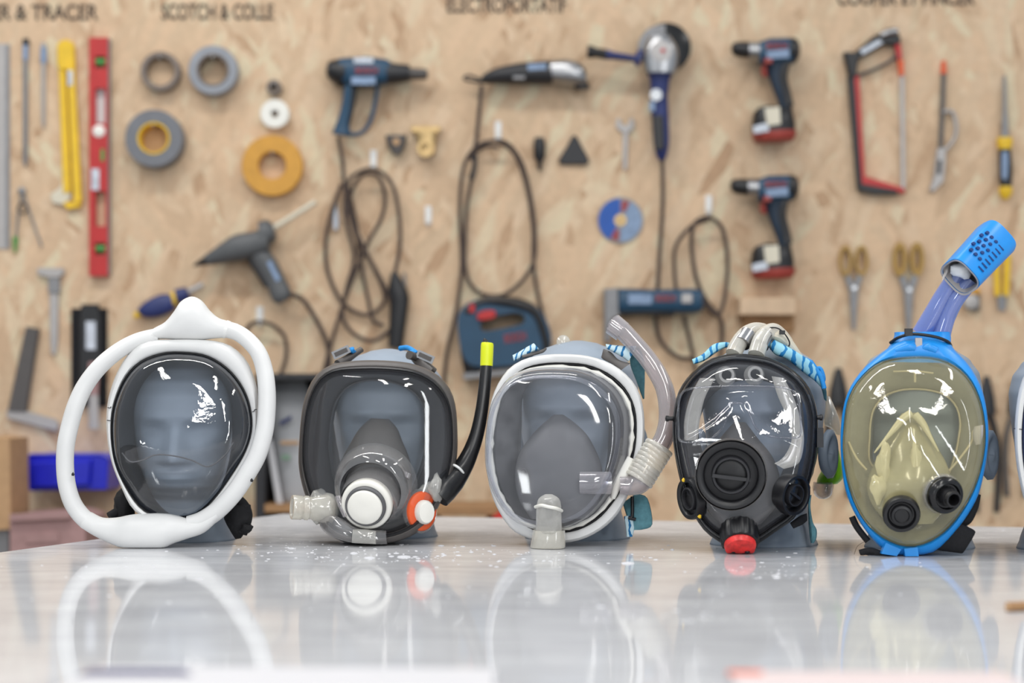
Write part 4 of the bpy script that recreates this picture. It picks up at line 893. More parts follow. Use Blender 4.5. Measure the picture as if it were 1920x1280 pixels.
mp('white_ring', 'capw', MB().lathe(o1, AX, [(.0245, -.006), (.0325, -.006), (.0330, .0), (.0325, .006), (.0300, .008), (.0265, .008), (.0245, .004)], 44, loop=True), t)
mp('cap_seat', 'seal2', MB().lathe(o1, AX, [(.0262, .0), (.0262, .0125), (.0250, .0140), (.0225, .0130), (.0225, .0)], 44, loop=True), t)
mp('cap', 'capw', MB().lathe(o1, AX, [(.0226, .0), (.0226, .0155), (.0208, .0172), (.008, .0178), (.001, .0178)], 40), t)
mp('nozzle_clip', 'ctube', mell(mk, zz([(285, 960, 318, 955, .004, -.040), (300, 1010, 335, 1005, .004, -.042), (330, 1075, 352, 1070, .004, -.042)], 2.91, 530, 600), 10, 3), t)
mp('nozzle_clip', 'ctube', mell(mk, zz([(655, 815, 700, 840, .005, -.038), (665, 850, 690, 865, .005, -.038)], 2.91, 530, 600), 10, 3), t)
# left connector
LA = (mk.p(530+50/2.91, 600+1020/2.91, -.030), mk.p(530+265/2.91, 600+1030/2.91, -.012))
ax = (LA[1]-LA[0]).normalized()
mp('side_connector', 'cbeige', MB().lathe(LA[0], ax, [(.012, .002), (.0128, .0), (.0155, .0), (.0158, .001), (.0158, .012), (.0148, .013), (.0148, .016), (.0158, .017), (.0158, .021), (.0145, .022), (.0145, .026), (.016, .028), (.0175, .036), (.021, .044), (.020, .052), (.010, .060)], 32), t)
mp('connector_bore', 'capw', MB().lathe(LA[0], ax, [(.0115, .003), (.0115, .0015), (.001, .0035)], 24), t)
mp('hot_glue', 'cfrost', lump(mk, 598, 948, -.012, 20, 34, .016, 12, .22), t)
mp('lower_bracket', 'ccap', mell(mk, zz([(205, 1090, 205, 1125, .006, -0.020), (260, 1060, 240, 1165, .010, -0.028), (330, 1085, 300, 1195, .012, -0.032), (400, 1130, 390, 1215, .012, -0.034), (480, 1140, 470, 1222, .012, -0.034), (565, 1148, 570, 1222, .010, -0.030)], 2.91, 530, 600), 12, 4), t)
mp('lower_bracket_block', 'cfrost', mell(mk, zz([(385, 1140, 380, 1215, .010, -0.040), (450, 1140, 450, 1218, .012, -0.042), (510, 1150, 510, 1222, .010, -0.040)], 2.91, 530, 600), 12, 4, 2), t)
mp('port_ring', 'ccap', MB().lathe(mk.p(530+748/2.91, 600+1040/2.91, -.015), (.45, -.85, -.05), [(.028, -.004), (.0285, .004), (.026, .007), (.022, .006), (.022, -.004)], 36, loop=True, sx=.8), t)
mp('orange_gasket', 'orange', MB().lathe(mk.p(530+752/2.91, 600+1040/2.91, -.019), (.45, -.85, -.05), [(.013, 0), (.0255, 0), (.0255, .005), (.0235, .007), (.015, .007), (.013, .004)], 36, loop=True, sx=.8), t)
mp('port_plug', 'capw', MB().lathe(mk.p(530+766/2.91, 600+1045/2.91, -.024), (.45, -.85, -.05), [(.0155, 0), (.0155, .008), (.013, .012), (.001, .013)], 20, sx=.8), t)
H = [(a, b, d) for (a, b), d in zip(z([(845, 965), (880, 925), (930, 870), (985, 800), (1025, 720), (1060, 620), (1085, 500), (1100, 380), (1112, 245)]), (-.012, -.008, .0, .006, .010, .012, .014, .016, .018))]
mp('snorkel_hose', 'hosegrey', mtube(mk, H, [.0165, .0175, .0165, .0125, .0105, .0092, .0085, .008, .0078], 24), t)
H2 = [(a, b, .018) for a, b in z([(1112, 250), (1114, 190), (1116, 140), (1117, 124)])]
mp('yellow_tip', 'yellow_tip', mtube(mk, H2, [.0082, .0084, .0084, .0075], 24, 4), t); mp('tip_point', 'black', mtube(mk, [(a, b, .018) for a, b in z([(1108, 128), (1104, 112), (1098, 100)])], [.004, .003, .001], 8), t)
mp('zip_tie', 'white_gloss', mtube(mk, [(a, b, d) for (a, b), d in zip(z([(912, 786), (935, 790), (962, 806), (985, 832), (988, 850)]), (-.004, -.012, -.013, -.008, .004))], .0017, 6), t)
mp('hot_glue', 'cfrost', lump(mk, 530+835/2.91, 600+920/2.91, -.020, 14, 26, .010, 21, .3), t); mp('hot_glue', 'cfrost', lump(mk, 530+800/2.91, 600+935/2.91, -.014, 22, 16, .008, 23, .35), t)
# straps and buckles
for arm, bk, kn, an in (((( 300, 240), (360, 205), (430, 160), (345, 222)), (320, 175), (375, 165), .42), (((690, 190), (740, 210), (830, 278), (720, 238)), (778, 200), (715, 178), -.42)):
    q = z([arm[0], arm[1], arm[2]]) 
    mp('strap_arm', 'rubber', mtube(mk, [(q[0][0], q[0][1], .02), (q[1][0], q[1][1], .035), (q[2][0], q[2][1], .05)], [.006, .005, .004], 10), t)
    (bu, bv), = z([bk]); (ku, kv), = z([kn])
    R_ = Matrix.Rotation(-an, 3, 'Y')
    b_ = mp('buckle', 'steel', MB().box(mk.p(bu, bv, .03), (.024, .008, .0105), R_), t)
    mp('buckle_bar', 'rubber', MB().box(mk.p(bu, bv, .03)+Vector((0, -.0048, 0)), (.018, .003, .0055), R_), b_)
    mp('strap_knot', 'bluestrap', lump(mk, ku, kv, .034, 8, 6, .006, int(ku), .35), t)
mp('strap', 'bluestrap', mtube(mk, [(750, 653, .06), (765, 652, .05), (778, 660, .036)], .0035, 8), t)
mp('strap_tab', 'rubber', mell(mk, zz([(235, 262, 250, 290, .003, .012), (330, 205, 350, 240, .003, .03), (432, 152, 440, 168, .002, .05)], 2.91, 530, 600), 10, 3), t)
mp('strap_tab', 'rubber', mell(mk, zz([(688, 186, 690, 200, .002, .05), (745, 205, 725, 245, .003, .03), (820, 262, 800, 290, .003, .012)], 2.91, 530, 600), 10, 3), t)

# ================================================================== mask 3: white ring frame, clear snorkel
z = Z(0, 0, 2.783, 880, 580); mk = Mk(1050, 1025, 2.535, -.18, .10)
make_head(1083, 2.69, -14, 'mannequin head wearing the white framed mask with the clear snorkel', 1.04, .6)
t = thing('full_face_mask', 'white ring framed mask with hazy square visor and clear snorkel tube', 'mask', tuple(mk.p(1040, 1030)))
c = (880+490/2.783, 580+730/2.783)
fo = polar(cr(z([(500, 233), (620, 243), (740, 283), (830, 350), (885, 430), (910, 530), (914, 650), (900, 760), (870, 870), (830, 965), (780, 1060), (700, 1140), (600, 1195), (500, 1217), (400, 1217), (320, 1198), (230, 1155), (170, 1080), (125, 990), (98, 890), (88, 780), (90, 660), (105, 520), (130, 430), (160, 370), (205, 310), (280, 262), (380, 238)]), True, 6), c)
fi = polar(cr(z([(500, 278), (610, 288), (710, 325), (790, 385), (840, 455), (868, 540), (872, 650), (860, 750), (830, 855), (790, 940), (740, 1020), (670, 1095), (580, 1145), (490, 1165), (400, 1165), (325, 1145), (255, 1100), (200, 1030), (160, 950), (135, 870), (122, 780), (125, 660), (140, 540), (165, 455), (200, 395), (245, 335), (310, 298), (400, 280)]), True, 6), c)
mp('ring_frame', 'white', band(mk, fo, fi, [(.0, .002), (.06, -.005), (.25, -.008), (.75, -.008), (.96, -.006), (1.0, .0), (1.0, .012), (0, .012)]), t)
mp('outer_seal', 'sealdk', band(mk, fi, [(c[0]+(u-c[0])*.965, c[1]+(v-c[1])*.965) for u, v in fi], [(-.3, -.002), (.6, -.004), (1.0, -.002), (1.2, .012), (-.3, .012)]), t)
vf = [(c[0]+(u-c[0])*.955, c[1]+(v-c[1])*.95) for u, v in fi]
vf = [(u-(6 if u < c[0] else 0)*min(1, (c[0]-u)/60 if u < c[0] else 0), v) for u, v in vf]
fl = [(1.0, .0), (1.0, -.008, -5), (1.0, -.020, -11, 1), (.99, -.030, -16, 2), (.97, -.037, -18, 3), (.94, -.042, -20, 4), (.90, -.0445, -21, 4), (.84, -.046, -21, 4), (.7, -.048, -21, 4), (.5, -.0495, -21, 4), (.3, -.050, -21, 4), (.03, -.050, -21, 4)]
mp('visor', 'c3', dome(mk, vf, c, fl), t)
mp('visor_fold', 'c3', band(mk, [(c[0]-18+(u-c[0])*.955, c[1]+3+(v-c[1])*.93) for u, v in vf], [(c[0]-20+(u-c[0])*.90, c[1]+3+(v-c[1])*.88) for u, v in vf], [(0, -.0385), (.5, -.0425), (1, -.0440), (.5, -.0400)]), t)
# white silicone bead between visor and frame
rb = random.Random(5)
bead = []
for i, (u, v) in enumerate(vf):
    q = .0014+.0016*abs(math.sin(i*1.7)+.5*math.sin(i*.6)); bead.append(q)
m_ = MB().tube([mk.p(c[0]+(u-c[0])*1.0-2, c[1]+(v-c[1])*1.0, -.005) for u, v in vf], bead, 8, closed=True); mp('silicone_bead', 'capw', m_, t)
mp('silicone_smear', 'capw', mell(mk, zz([(825, 765, 858, 780, .003, -.014), (790, 830, 845, 850, .005, -.016), (765, 880, 800, 910, .006, -.016), (742, 930, 778, 955, .005, -.014), (738, 985, 760, 990, .003, -.010)], 2.783, 880, 580), 12, 2), t)
op = polar(cr(z([(490, 345), (620, 355), (700, 395), (735, 460), (745, 580), (742, 720), (720, 850), (660, 1000), (560, 1080), (420, 1090), (320, 1020), (265, 900), (250, 760), (258, 580), (270, 450), (310, 380), (390, 348)]), True, 6), c)
mp('inner_seal', 'seal', band(mk, fi, op, [(0, .003), (.3, .012), (.7, .026), (1, .040), (1.15, .078), (1.1, .080), (.95, .046), (.4, .032), (0, .014)]), t)
mp('nose_cup', 'seal2', mell(mk, zz([(440, 548, 490, 548, .010, .018), (390, 590, 555, 595, .020, .014), (330, 650, 615, 655, .028, .010), (275, 725, 660, 735, .034, .006), (245, 800, 690, 815, .036, .004), (240, 900, 695, 900, .036, .003), (262, 1000, 680, 1000, .034, .003), (320, 1090, 610, 1085, .026, .003)], 2.783, 880, 580), 30, 2.5), t)
mp('check_valve', 'seal', mtube(mk, [(a, b, -.029) for a, b in z([(262, 850), (290, 835), (305, 880), (295, 950), (270, 965), (255, 920)])], .0012, 6, 5, True), t)
mp('inner_tube', 'ctube', hollow(mk, [(a, b, d) for (a, b), d in zip(z([(578, 905), (650, 905), (735, 905)]), (-.030, -.028, -.022))], .0142, .0015), t)
mp('elbow', 'ctube', hollow(mk, [(a, b, d) for (a, b), d in zip(z([(785, 918), (840, 918), (878, 905), (905, 870), (930, 820)]), (-.020, -.018, -.016, -.014, -.012))], [.0115, .0125, .0150, .0165, .0170], .002), t)
m_ = MB(); A0 = mk.p(880+880/2.783, 580+895/2.783, -.014); A1 = mk.p(880+995/2.783, 580+710/2.783, -.008); ax = A1-A0; Ln = ax.length
pr = [(.0165, 0)]
for i in range(9): pr += [(.0192, Ln*(i+.1)/9), (.0196, Ln*(i+.5)/9), (.0192, Ln*(i+.8)/9), (.0184, Ln*(i+.95)/9)]
mp('threaded_coupling', 'cbeige', m_.lathe(A0, ax, pr+[(.0165, Ln)], 30), t)
mp('snorkel_tube', 'ctube', hollow(mk, [(a, b, d) for (a, b), d in zip(z([(985, 722), (1015, 670), (1035, 590), (1035, 500), (1018, 410), (980, 330), (925, 250), (860, 175), (800, 110), (752, 68)]), (-.008, -.006, -.002, .002, .006, .010, .016, .020, .024, .028))], [.0125, .0120, .0118, .0118, .0118, .0120], .0018), t)
mp('snorkel_end', 'ctube', hollow(mk, [(a, b, .026) for a, b in z([(800, 116), (745, 76)])], .0138, .002, 8, 3), t)
mp('outlet_tube', 'cfrost', mell(mk, zz([(395, 963, 432, 963, .006, -.050), (362, 985, 468, 985, .018, -.050), (350, 1025, 480, 1025, .020, -.048), (347, 1090, 482, 1090, .020, -.042), (347, 1160, 484, 1160, .020, -.036)], 2.783, 880, 580), 24), t)
mp('silicone_ring', 'capw', mtube(mk, [(a, b, d) for (a, b), d in zip(z([(345, 1030), (375, 1022), (415, 1030), (455, 1038), (482, 1050)]), (-.050, -.066, -.071, -.066, -.050))], .0022, 8), t)
mp('outlet_base', 'cbeige', mell(mk, zz([(332, 1150, 500, 1150, .024, -.030), (325, 1200, 502, 1200, .026, -.028), (318, 1240, 500, 1240, .026, -.026), (330, 1252, 488, 1252, .024, -.026)], 2.783, 880, 580), 28, 2.6), t)
mp('rubber_arm', 'rubber', mell(mk, zz([(700, 205, 688, 250, .003, .040), (740, 222, 700, 262, .003, .034), (780, 262, 745, 285, .003, .026), (842, 280, 790, 318, .003, .016)], 2.783, 880, 580), 12, 3), t)
mp('rubber_arm', 'rubber', mell(mk, zz([(400, 198, 405, 206, .002, .045), (370, 212, 380, 228, .003, .035), (270, 240, 285, 252, .003, .02)], 2.783, 880, 580), 12, 3), t)
mp('folded_strap', 'bws', mell(mk, zz([(712, 180, 716, 205, .004, .030), (760, 186, 755, 225, .006, .028), (820, 190, 800, 250, .006, .026), (872, 190, 830, 272, .005, .026)], 2.783, 880, 580), 14, 2.6), t, 35)
mp('folded_strap', 'bws', mell(mk, zz([(335, 176, 366, 208, .006, .034), (300, 196, 320, 228, .006, .030), (250, 226, 270, 254, .006, .026), (226, 238, 232, 270, .004, .024)], 2.783, 880, 580), 14, 2.4), t, 35)
mp('side_strap', 'teal', mell(mk, zz([(838, 225, 885, 192, .005, .034), (840, 290, 912, 262, .005, .042), (870, 370, 916, 350, .004, .050), (895, 440, 914, 430, .004, .055), (906, 468, 914, 465, .002, .058)], 2.783, 880, 580), 12, 3), t, 35)
mp('side_strap', 'teal', mell(mk, zz([(800, 1010, 870, 962, .005, .040), (815, 1060, 930, 985, .008, .036), (830, 1110, 955, 1120, .008, .034), (822, 1150, 900, 1148, .006, .034)], 2.783, 880, 580), 14, 3), t, 35)
mp('strap_end', 'bws', mell(mk, zz([(806, 1080, 850, 1070, .004, .030), (815, 1140, 862, 1130, .004, .030), (820, 1185, 852, 1185, .003, .030)], 2.783, 880, 580), 10, 3), t, 35)
mp('strap_slider', 'black', mtube(mk, [(a, b, .024) for a, b in z([(850, 975), (850, 1080), (830, 1085), (868, 1095)])], .0022, 8, 3), t)
mp('head_knob', 'cfrost', lath(mk, 880+490/2.783, 580+170/2.783, .118, (0, -1, .2), [(.009, 0), (.009, .003), (.004, .005)], 20), t)

# ================================================================== mask 4: clear shell, black round filters, red button
z = Z(0, 0, 2.783, 1240, 590); mk = Mk(1385, 1035, 2.44, -.14, .12)
make_head(1432, 2.575, -18, 'mannequin head wearing the smoky clear mask with the red button', 1.02, .8)
t = thing('full_face_mask', 'smoky clear full face mask with large black round filter ports and red bottom button', 'mask', tuple(mk.p(1385, 1037)))
c = (1240+425/2.783, 590+680/2.783)
fo = polar(cr(z([(420, 203), (560, 222), (680, 280), (760, 360), (800, 450), (817, 560), (808, 720), (780, 860), (742, 980), (690, 1065), (600, 1130), (520, 1185), (440, 1225), (360, 1215), (250, 1150), (190, 1080), (148, 1000), (105, 890), (75, 760), (58, 620), (65, 500), (90, 400), (150, 310), (240, 238), (330, 208)]), True, 6), c)
fi = [(c[0]+(u-c[0])*.925, c[1]+(v-c[1])*.925) for u, v in fo]
mp('rim', 'blackg', band(mk, fo, fi, [(.0, .004), (.1, -.004), (.4, -.007), (.65, -.005), (1.0, -.001), (1.0, .010), (.3, .034), (0, .034)]), t)
mp('rim_lip', 'c4', band(mk, fo, fi, [(.45, -.007), (.7, -.0105), (.9, -.007), (.7, -.003)]), t)
def f4(u, v):     # brow step, nose bridge and window recess of the moulded shell
    x, y = (u-1240)*2.783, (v-590)*2.783
    s = lambda q: 1/(1+math.exp(-max(-30, min(30, q))))
    win = s((y-372)/6)*s((650-y-abs(x-410)*.02)/8)*s((x-95)/8)*s((722-x)/8)
    nb = 120-(y-455)*.0
    w_ = 38+max(0, (y-455))**1.45*.115
    nose = s((w_-abs(x-398))/9)*s((y-448)/8)
    return .006*win*(1-nose)-.004*nose*s((700-y)/20)
lv4 = [(1, 0), (.985, -.008), (.96, -.015), (.92, -.021), (.88, -.025)]+[(x/100, -.027-.010*(1-x/85)) for x in range(84, 3, -4)]
mk4o = polar(fi, c, 200)
mp('shell_visor', 'c4', dome(mk, [(c[0]+(u-c[0])*.99, c[1]+(v-c[1])*.99) for u, v in mk4o], c, lv4, f4), t)
mp('window_ridge', 'c4', mtube(mk, [(a, b, -.030) for a, b in z([(88, 500), (100, 420), (150, 385), (280, 374), (400, 370), (520, 372), (650, 382), (708, 420), (725, 520), (722, 630), (640, 640), (550, 628), (495, 590), (462, 520), (432, 470), (398, 458), (365, 470), (345, 520), (325, 580), (285, 625), (225, 660), (105, 660), (90, 600)])], .0014, 8, 5, True), t)
op = polar(cr(z([(440, 365), (580, 390), (660, 450), (697, 540), (700, 640), (660, 760), (580, 900), (440, 960), (300, 900), (220, 760), (185, 640), (190, 540), (230, 450), (310, 385)]), True, 6), c)
mp('inner_seal', 'seal', band(mk, fi, op, [(.0, .004), (.3, .012), (.7, .028), (1, .046), (1.12, .080), (1.08, .082), (.95, .050), (.4, .032), (0, .014)]), t)
mp('lower_cup', 'cup', mell(mk, zz([(380, 560, 440, 560, .010, .020), (310, 640, 500, 640, .020, .014), (240, 740, 580, 740, .028, .010), (200, 860, 620, 860, .032, .006), (230, 990, 600, 990, .030, .004), (300, 1090, 520, 1090, .022, .004)], 2.783, 1240, 590), 28, 2.3), t)
KM = 2.42/F
def ringport(u, v, d, ax, r, name, dep=.016):
    o = mk.p(1240+u/2.783, 590+v/2.783, d); r = r/2.783*KM
    b_ = mp(name, 'black', MB().lathe(o, ax, [(r, 0), (r, dep*.7), (r*.97, dep), (r*.84, dep), (r*.76, dep*.8), (r*.76, 0)], 48, loop=True), t)
    mp('grip_ring', 'dark', MB().lathe(o, ax, [(r*.56, 0), (r*.56, dep*.85), (r*.53, dep), (r*.47, dep), (r*.45, dep*.7), (r*.45, 0)], 40, loop=True), b_)
    mp('recess', 'dark', MB().lathe(o, ax, [(r*.99, 0), (r*.99, .002), (r*.76, .003), (.0005, .003)], 40, cap=False), b_)
    mp('disc', 'black', MB().lathe(o, ax, [(r*.46, 0), (r*.46, dep*.55), (r*.42, dep*.6), (.0005, dep*.6)], 36), b_)
    return b_, o
fAX = Vector((-.10, -.98, -.12)).normalized()
rp_, o = ringport(363, 828, -.044, fAX, 180, 'filter_port')
R_ = Matrix.Rotation(.12, 3, 'Y')
mp('handle_bar', 'dark', MB().box(o+fAX*.013+Vector((0, 0, -.003)), (.046, .006, .0042), R_), rp_)
mp('chrome_ring', 'rubber', MB().lathe(o, fAX, [(.0428, .0), (.0434, .0), (.0434, .0135), (.0428, .0135)], 48, loop=True), rp_)
sAX = Vector((.62, -.76, -.14)).normalized()
rp_, o = ringport(652, 930, -.014, sAX, 108, 'filter_port', .017)
mp('handle_bar', 'dark', MB().box(o+sAX*.013, (.022, .004, .003), Matrix.Rotation(.68, 3, 'Z')@Matrix.Rotation(.5, 3, 'Y')), rp_)
lAX = Vector((-.90, -.42, -.12)).normalized()
rp_, o = ringport(172, 955, -.008, lAX, 112, 'filter_port', .010)
mp('paint_dot', 'yellow', lump(mk, 1240+115/2.783, 590+862/2.783, -.026, 3, 4, .0015, 1), t); mp('paint_dot', 'yellow', lump(mk, 1240+200/2.783, 590+1052/2.783, -.026, 3.4, 3.4, .0015, 3), t)
vAX = Vector((-.02, -.66, -.75)).normalized(); o = mk.p(1240+405/2.783, 590+1110/2.783, -.014)
pr = []; m_ = MB(); nn = 64; rr_ = .0238
rings = []
for h, q in ((0, .97), (.002, 1), (.020, 1), (.024, .95), (.025, .85), (.025, .3)):
    rings.append((h, q))
u_ = Vector((1, 0, 0)); u_ = (u_-vAX*u_.dot(vAX)).normalized(); w_ = vAX.cross(u_)
rr = []
for h, q in rings:
    rr.append([o+vAX*h+(u_*math.cos(2*PI*k/nn)+w_*math.sin(2*PI*k/nn))*rr_*q*(1 if (k % 4 < 2 or q < .9) else .955) for k in range(nn)])
mp('exhale_valve', 'black', m_.loft(rr), t, 30)
mp('red_button', 'redv', MB().lathe(o+vAX*.024, vAX, [(.0190, -.002), (.0195, .004), (.018, .0085), (.008, .0095), (.001, .0095)], 36), t)
for du in (-30, 30): mp('valve_foot', 'black', lump(mk, 1388+du/2.783*1.2, 1034, -.026, 6, 3, .004, 3, .1), t)
for u, v, a in ((45, 541, -1), (818, 535, 1), (752, 903, 1)):
    (bu, bv), = z([(u, v)]); q = mk.p(bu, bv, .004)
    mp('rim_stud', 'black', MB().lathe(q-Vector((a*.006, 0, 0)), (a, -.1, 0), [(.0028, 0), (.0028, .008), (.0038, .008), (.0038, .011), (.001, .012)], 14), t)
mp('rim_clip', 'black', MB().box(mk.p(1240+825/2.783, 590+640/2.783, .004), (.008, .014, .024)), t)
mp('strap_tail', 'fabric', mell(mk, zz([(672, 1085, 690, 1115, .004, .010), (720, 1050, 735, 1095, .004, .014), (758, 1035, 760, 1075, .004, .02)], 2.783, 1240, 590), 10, 3), t)
mp('air_tube', 'cbeige', mtube(mk, [(a, b, d) for (a, b), d in zip(z([(375, 205), (395, 165), (418, 130), (450, 95), (490, 78), (530, 80)]), (.012, .018, .024, .032, .044, .058))], [.0100, .0105, .0108, .0100, .0095, .009], 18), t)
mp('air_tube', 'cbeige', mtube(mk, [(a, b, d) for (a, b), d in zip(z([(495, 210), (508, 165), (522, 130), (550, 98), (585, 84), (620, 110), (650, 150)]), (.010, .016, .022, .032, .044, .056, .066))], [.0105, .0110, .0108, .0100, .010, .010], 18), t)
for q in ([(418, 150), (452, 98)], [(515, 160), (540, 104)]):
    mp('metal_connector', 'steel', mtube(mk, [(a, b, d) for (a, b), d in zip(z(q), (.019, .029))], [.0113, .0108], 20, 2), t)
mp('tube_wrap', 'cream', mell(mk, zz([(585, 80, 560, 130, .012, .04), (640, 88, 600, 150, .014, .044), (690, 140, 650, 190, .012, .048), (740, 215, 700, 240, .010, .054), (800, 290, 770, 300, .006, .06)], 2.783, 1240, 590), 14), t, 35)
mp('zip_tie', 'black', mtube(mk, [(a, b, .026) for a, b in z([(540, 70), (600, 68), (640, 95), (668, 140), (665, 165)])], .001, 6), t); mp('zip_tie_head', 'black', MB().box(mk.p(1240+630/2.783, 590+92/2.783, .026), (.007, .005, .005)), t)
mp('head_strap', 'bws2', mell(mk, zz([(160, 232, 170, 258, .004, .018), (215, 205, 225, 240, .005, .02), (270, 155, 290, 195, .006, .026), (330, 142, 335, 172, .005, .034), (372, 150, 360, 172, .003, .04)], 2.783, 1240, 590), 12, 2.4), t, 35)
mp('head_strap', 'bws2', mell(mk, zz([(560, 160, 590, 130, .006, .03), (590, 205, 650, 160, .008, .028), (660, 235, 710, 195, .007, .028), (740, 300, 790, 250, .006, .034), (800, 345, 840, 310, .006, .04), (845, 392, 862, 380, .004, .045)], 2.783, 1240, 590), 14, 2.4), t, 35)
mp('strap_cord', 'bluestrap', mtube(mk, [(a, b, .034) for a, b in z([(565, 175), (600, 160), (660, 185), (730, 225), (780, 250), (810, 290), (835, 330), (850, 385)])], .0030, 8), t)
mp('strap_cord', 'bluestrap', mtube(mk, [(a, b, .040) for a, b in z([(780, 240), (800, 280), (830, 280), (848, 330), (838, 360)])], .0024, 8), t)
mp('side_strap', 'teal', mell(mk, zz([(790, 300, 812, 285, .003, .045), (830, 370, 858, 380, .004, .06), (850, 440, 862, 450, .003, .07)], 2.783, 1240, 590), 10, 3), t, 35)
mp('side_strap', 'teal', mell(mk, zz([(764, 940, 784, 940, .003, .06), (765, 1000, 778, 1000, .003, .065), (768, 1080, 790, 1080, .006, .075), (770, 1110, 810, 1120, .008, .075), (775, 1160, 808, 1165, .008, .075), (780, 1190, 795, 1190, .004, .075)], 2.783, 1240, 590), 12, 2.4), t, 35)
mp('inner_cup', 'cbeige', MB().lathe(mk.p(1240+340/2.783, 590+315/2.783, -.004), (0, -1, .1), [(.006, .001), (.0065, .003), (.0095, .003), (.011, -.002), (.013, -.010)], 24, cap=False), t)
mp('inner_cup', 'cbeige', MB().lathe(mk.p(1240+490/2.783, 590+310/2.783, -.004), (0, -1, .1), [(.006, .001), (.0065, .003), (.0095, .003), (.011, -.002), (.013, -.010)], 24, cap=False), t)
mp('harness_band', 'cbeige', mell(mk, zz([(200, 330, 280, 330, .002, -.006), (150, 430, 225, 440, .002, -.004), (120, 550, 200, 560, .002, .0), (120, 655, 190, 655, .002, .002)], 2.783, 1240, 590), 10, 3), t)
mp('harness_band', 'cbeige', mell(mk, zz([(575, 320, 640, 330, .002, -.008), (610, 430, 690, 430, .002, -.008), (660, 540, 725, 540, .002, -.010), (680, 650, 745, 650, .002, -.014), (640, 740, 720, 770, .002, -.016), (590, 775, 640, 805, .002, -.016)], 2.783, 1240, 590), 10, 3), t)
# things hanging behind the ear of mask 4
mp('film_flap', 'cfrost', mell(mk, zz([(858, 420, 880, 430, .008, .155), (852, 500, 912, 500, .012, .155), (850, 570, 930, 550, .012, .155), (880, 590, 935, 600, .008, .155), (915, 625, 932, 628, .003, .155)], 2.783, 1240, 590), 14), t, 35)
t2 = thing('lime_cup', 'lime green silicone cup behind the ear of the fourth mannequin head', 'cup', tuple(mk.p(1240+870/2.783, 590+880/2.783, .165)))
mp('cup_body', 'lime', mell(mk, zz([(885, 640, 912, 648, .008, .165), (872, 710, 926, 720, .020, .165), (850, 790, 944, 800, .026, .165), (818, 850, 946, 850, .026, .165), (812, 880, 918, 880, .022, .165)], 2.783, 1240, 590), 24), t2)
mp('clear_lid', 'ctube', mell(mk, zz([(795, 872, 900, 872, .024, .160), (790, 905, 898, 900, .026, .160), (800, 940, 885, 940, .022, .160), (820, 958, 860, 958, .012, .160)], 2.783, 1240, 590), 24), t2)

# ================================================================== mask 5: blue frame, amber visor, snorkel with blue cap
z = Z(0, 0, 1.94, 1550, 400); z3 = Z(0, 0, 3.2, 1500, 640); mk = Mk(1715, 1042, 2.385, -.12, .08)
make_head(1724, 2.53, -16, 'mannequin head wearing the blue framed mask with amber visor', 1.02, 1.1)
t = thing('full_face_mask', 'bright blue framed mask with amber tinted visor and a tall blue capped snorkel', 'mask', tuple(mk.p(1715, 1043)))
c = (1550+320/1.94, 400+860/1.94)
fo = polar(cr(z([(340, 452), (400, 462), (455, 490), (520, 555), (565, 640), (585, 740), (588, 830), (575, 930), (545, 1040), (475, 1150), (400, 1225), (320, 1246), (240, 1243), (180, 1200), (110, 1105), (68, 1005), (52, 880), (53, 760), (75, 655), (130, 568), (210, 500), (270, 462)]), True, 6), c)
fi = polar(cr(z([(325, 518), (430, 533), (510, 590), (558, 680), (577, 790), (568, 900), (530, 1018), (460, 1128), (380, 1193), (290, 1213), (200, 1178), (130, 1108), (82, 1000), (60, 880), (62, 780), (77, 680), (120, 602), (200, 538)]), True, 6), c)
def topf(u, v): return 0
mp('frame', 'blue', band(mk, fo, fi, [(.0, .018), (.05, .004), (.3, -.003), (.8, -.006), (1.0, -.004), (1.02, .006), (.8, .030), (.0, .040)]), t)
mp('visor_rim', 'c5', band(mk, fi, [(c[0]+(u-c[0])*.97, c[1]+(v-c[1])*.97) for u, v in fi], [(-.1, -.004), (.3, -.008), (.9, -.006), (.6, .002)]), t)
vf = [(c[0]+(u-c[0])*.985, c[1]+(v-c[1])*.985) for u, v in fi]
def f5(u, v):
    x, y = (u-1500)*3.2, (v-640)*3.2
    w_ = 20+max(0, y-430)*.62; q = (w_-abs(x-660))/28; k_ = 1/(1+math.exp(-max(-30, min(30, q))))*1/(1+math.exp(-(y-430)/14))
    return -.009*k_*max(0, min(1, (1000-y)/150))
mp('visor', 'c5', dome(mk, polar(vf, c, 160), c, [(1, -.002), (.985, -.010), (.96, -.016), (.92, -.021), (.87, -.025)]+[(x/100, -.027-.006*(1-x/85)) for x in range(83, 3, -5)], f5), t)
op = polar(cr(z3([(690, 285), (850, 310), (930, 380), (960, 460), (955, 560), (925, 700), (840, 900), (690, 1000), (560, 900), (450, 760), (415, 700), (420, 560), (430, 440), (480, 350), (570, 300)]), True, 6), c)
mp('inner_skirt', 'skirt5', band(mk, vf, op, [(0, .000), (.25, .012), (.7, .028), (1, .040), (1.15, .078), (1.1, .080), (.95, .046), (.4, .032), (0, .012)]), t)
mp('skirt_edge', 'skirtl', mtube(mk, [(u, v, .038) for u, v in op[::3]], .0014, 8, 3, True), t)
mp('skirt_seam', 'skirtl', mtube(mk, [(a, b, d) for (a, b), d in zip(z3([(560, 180), (690, 178), (800, 190)]), (.006, .004, .006))], .0012, 8), t); mp('skirt_seam', 'skirtl', mtube(mk, [(a, b, .004) for a, b in z3([(690, 180), (690, 245)])], .0016, 8), t)
mp('nose_cup', 'gold', mell(mk, zz([(610, 430, 715, 425, .010, .012), (560, 520, 760, 500, .020, .008), (500, 620, 830, 640, .026, .004), (440, 740, 890, 760, .030, .002), (400, 860, 900, 860, .030, .0), (430, 980, 880, 980, .026, .002), (520, 1090, 800, 1090, .018, .006)], 3.2, 1500, 640), 28, 2.0), t)
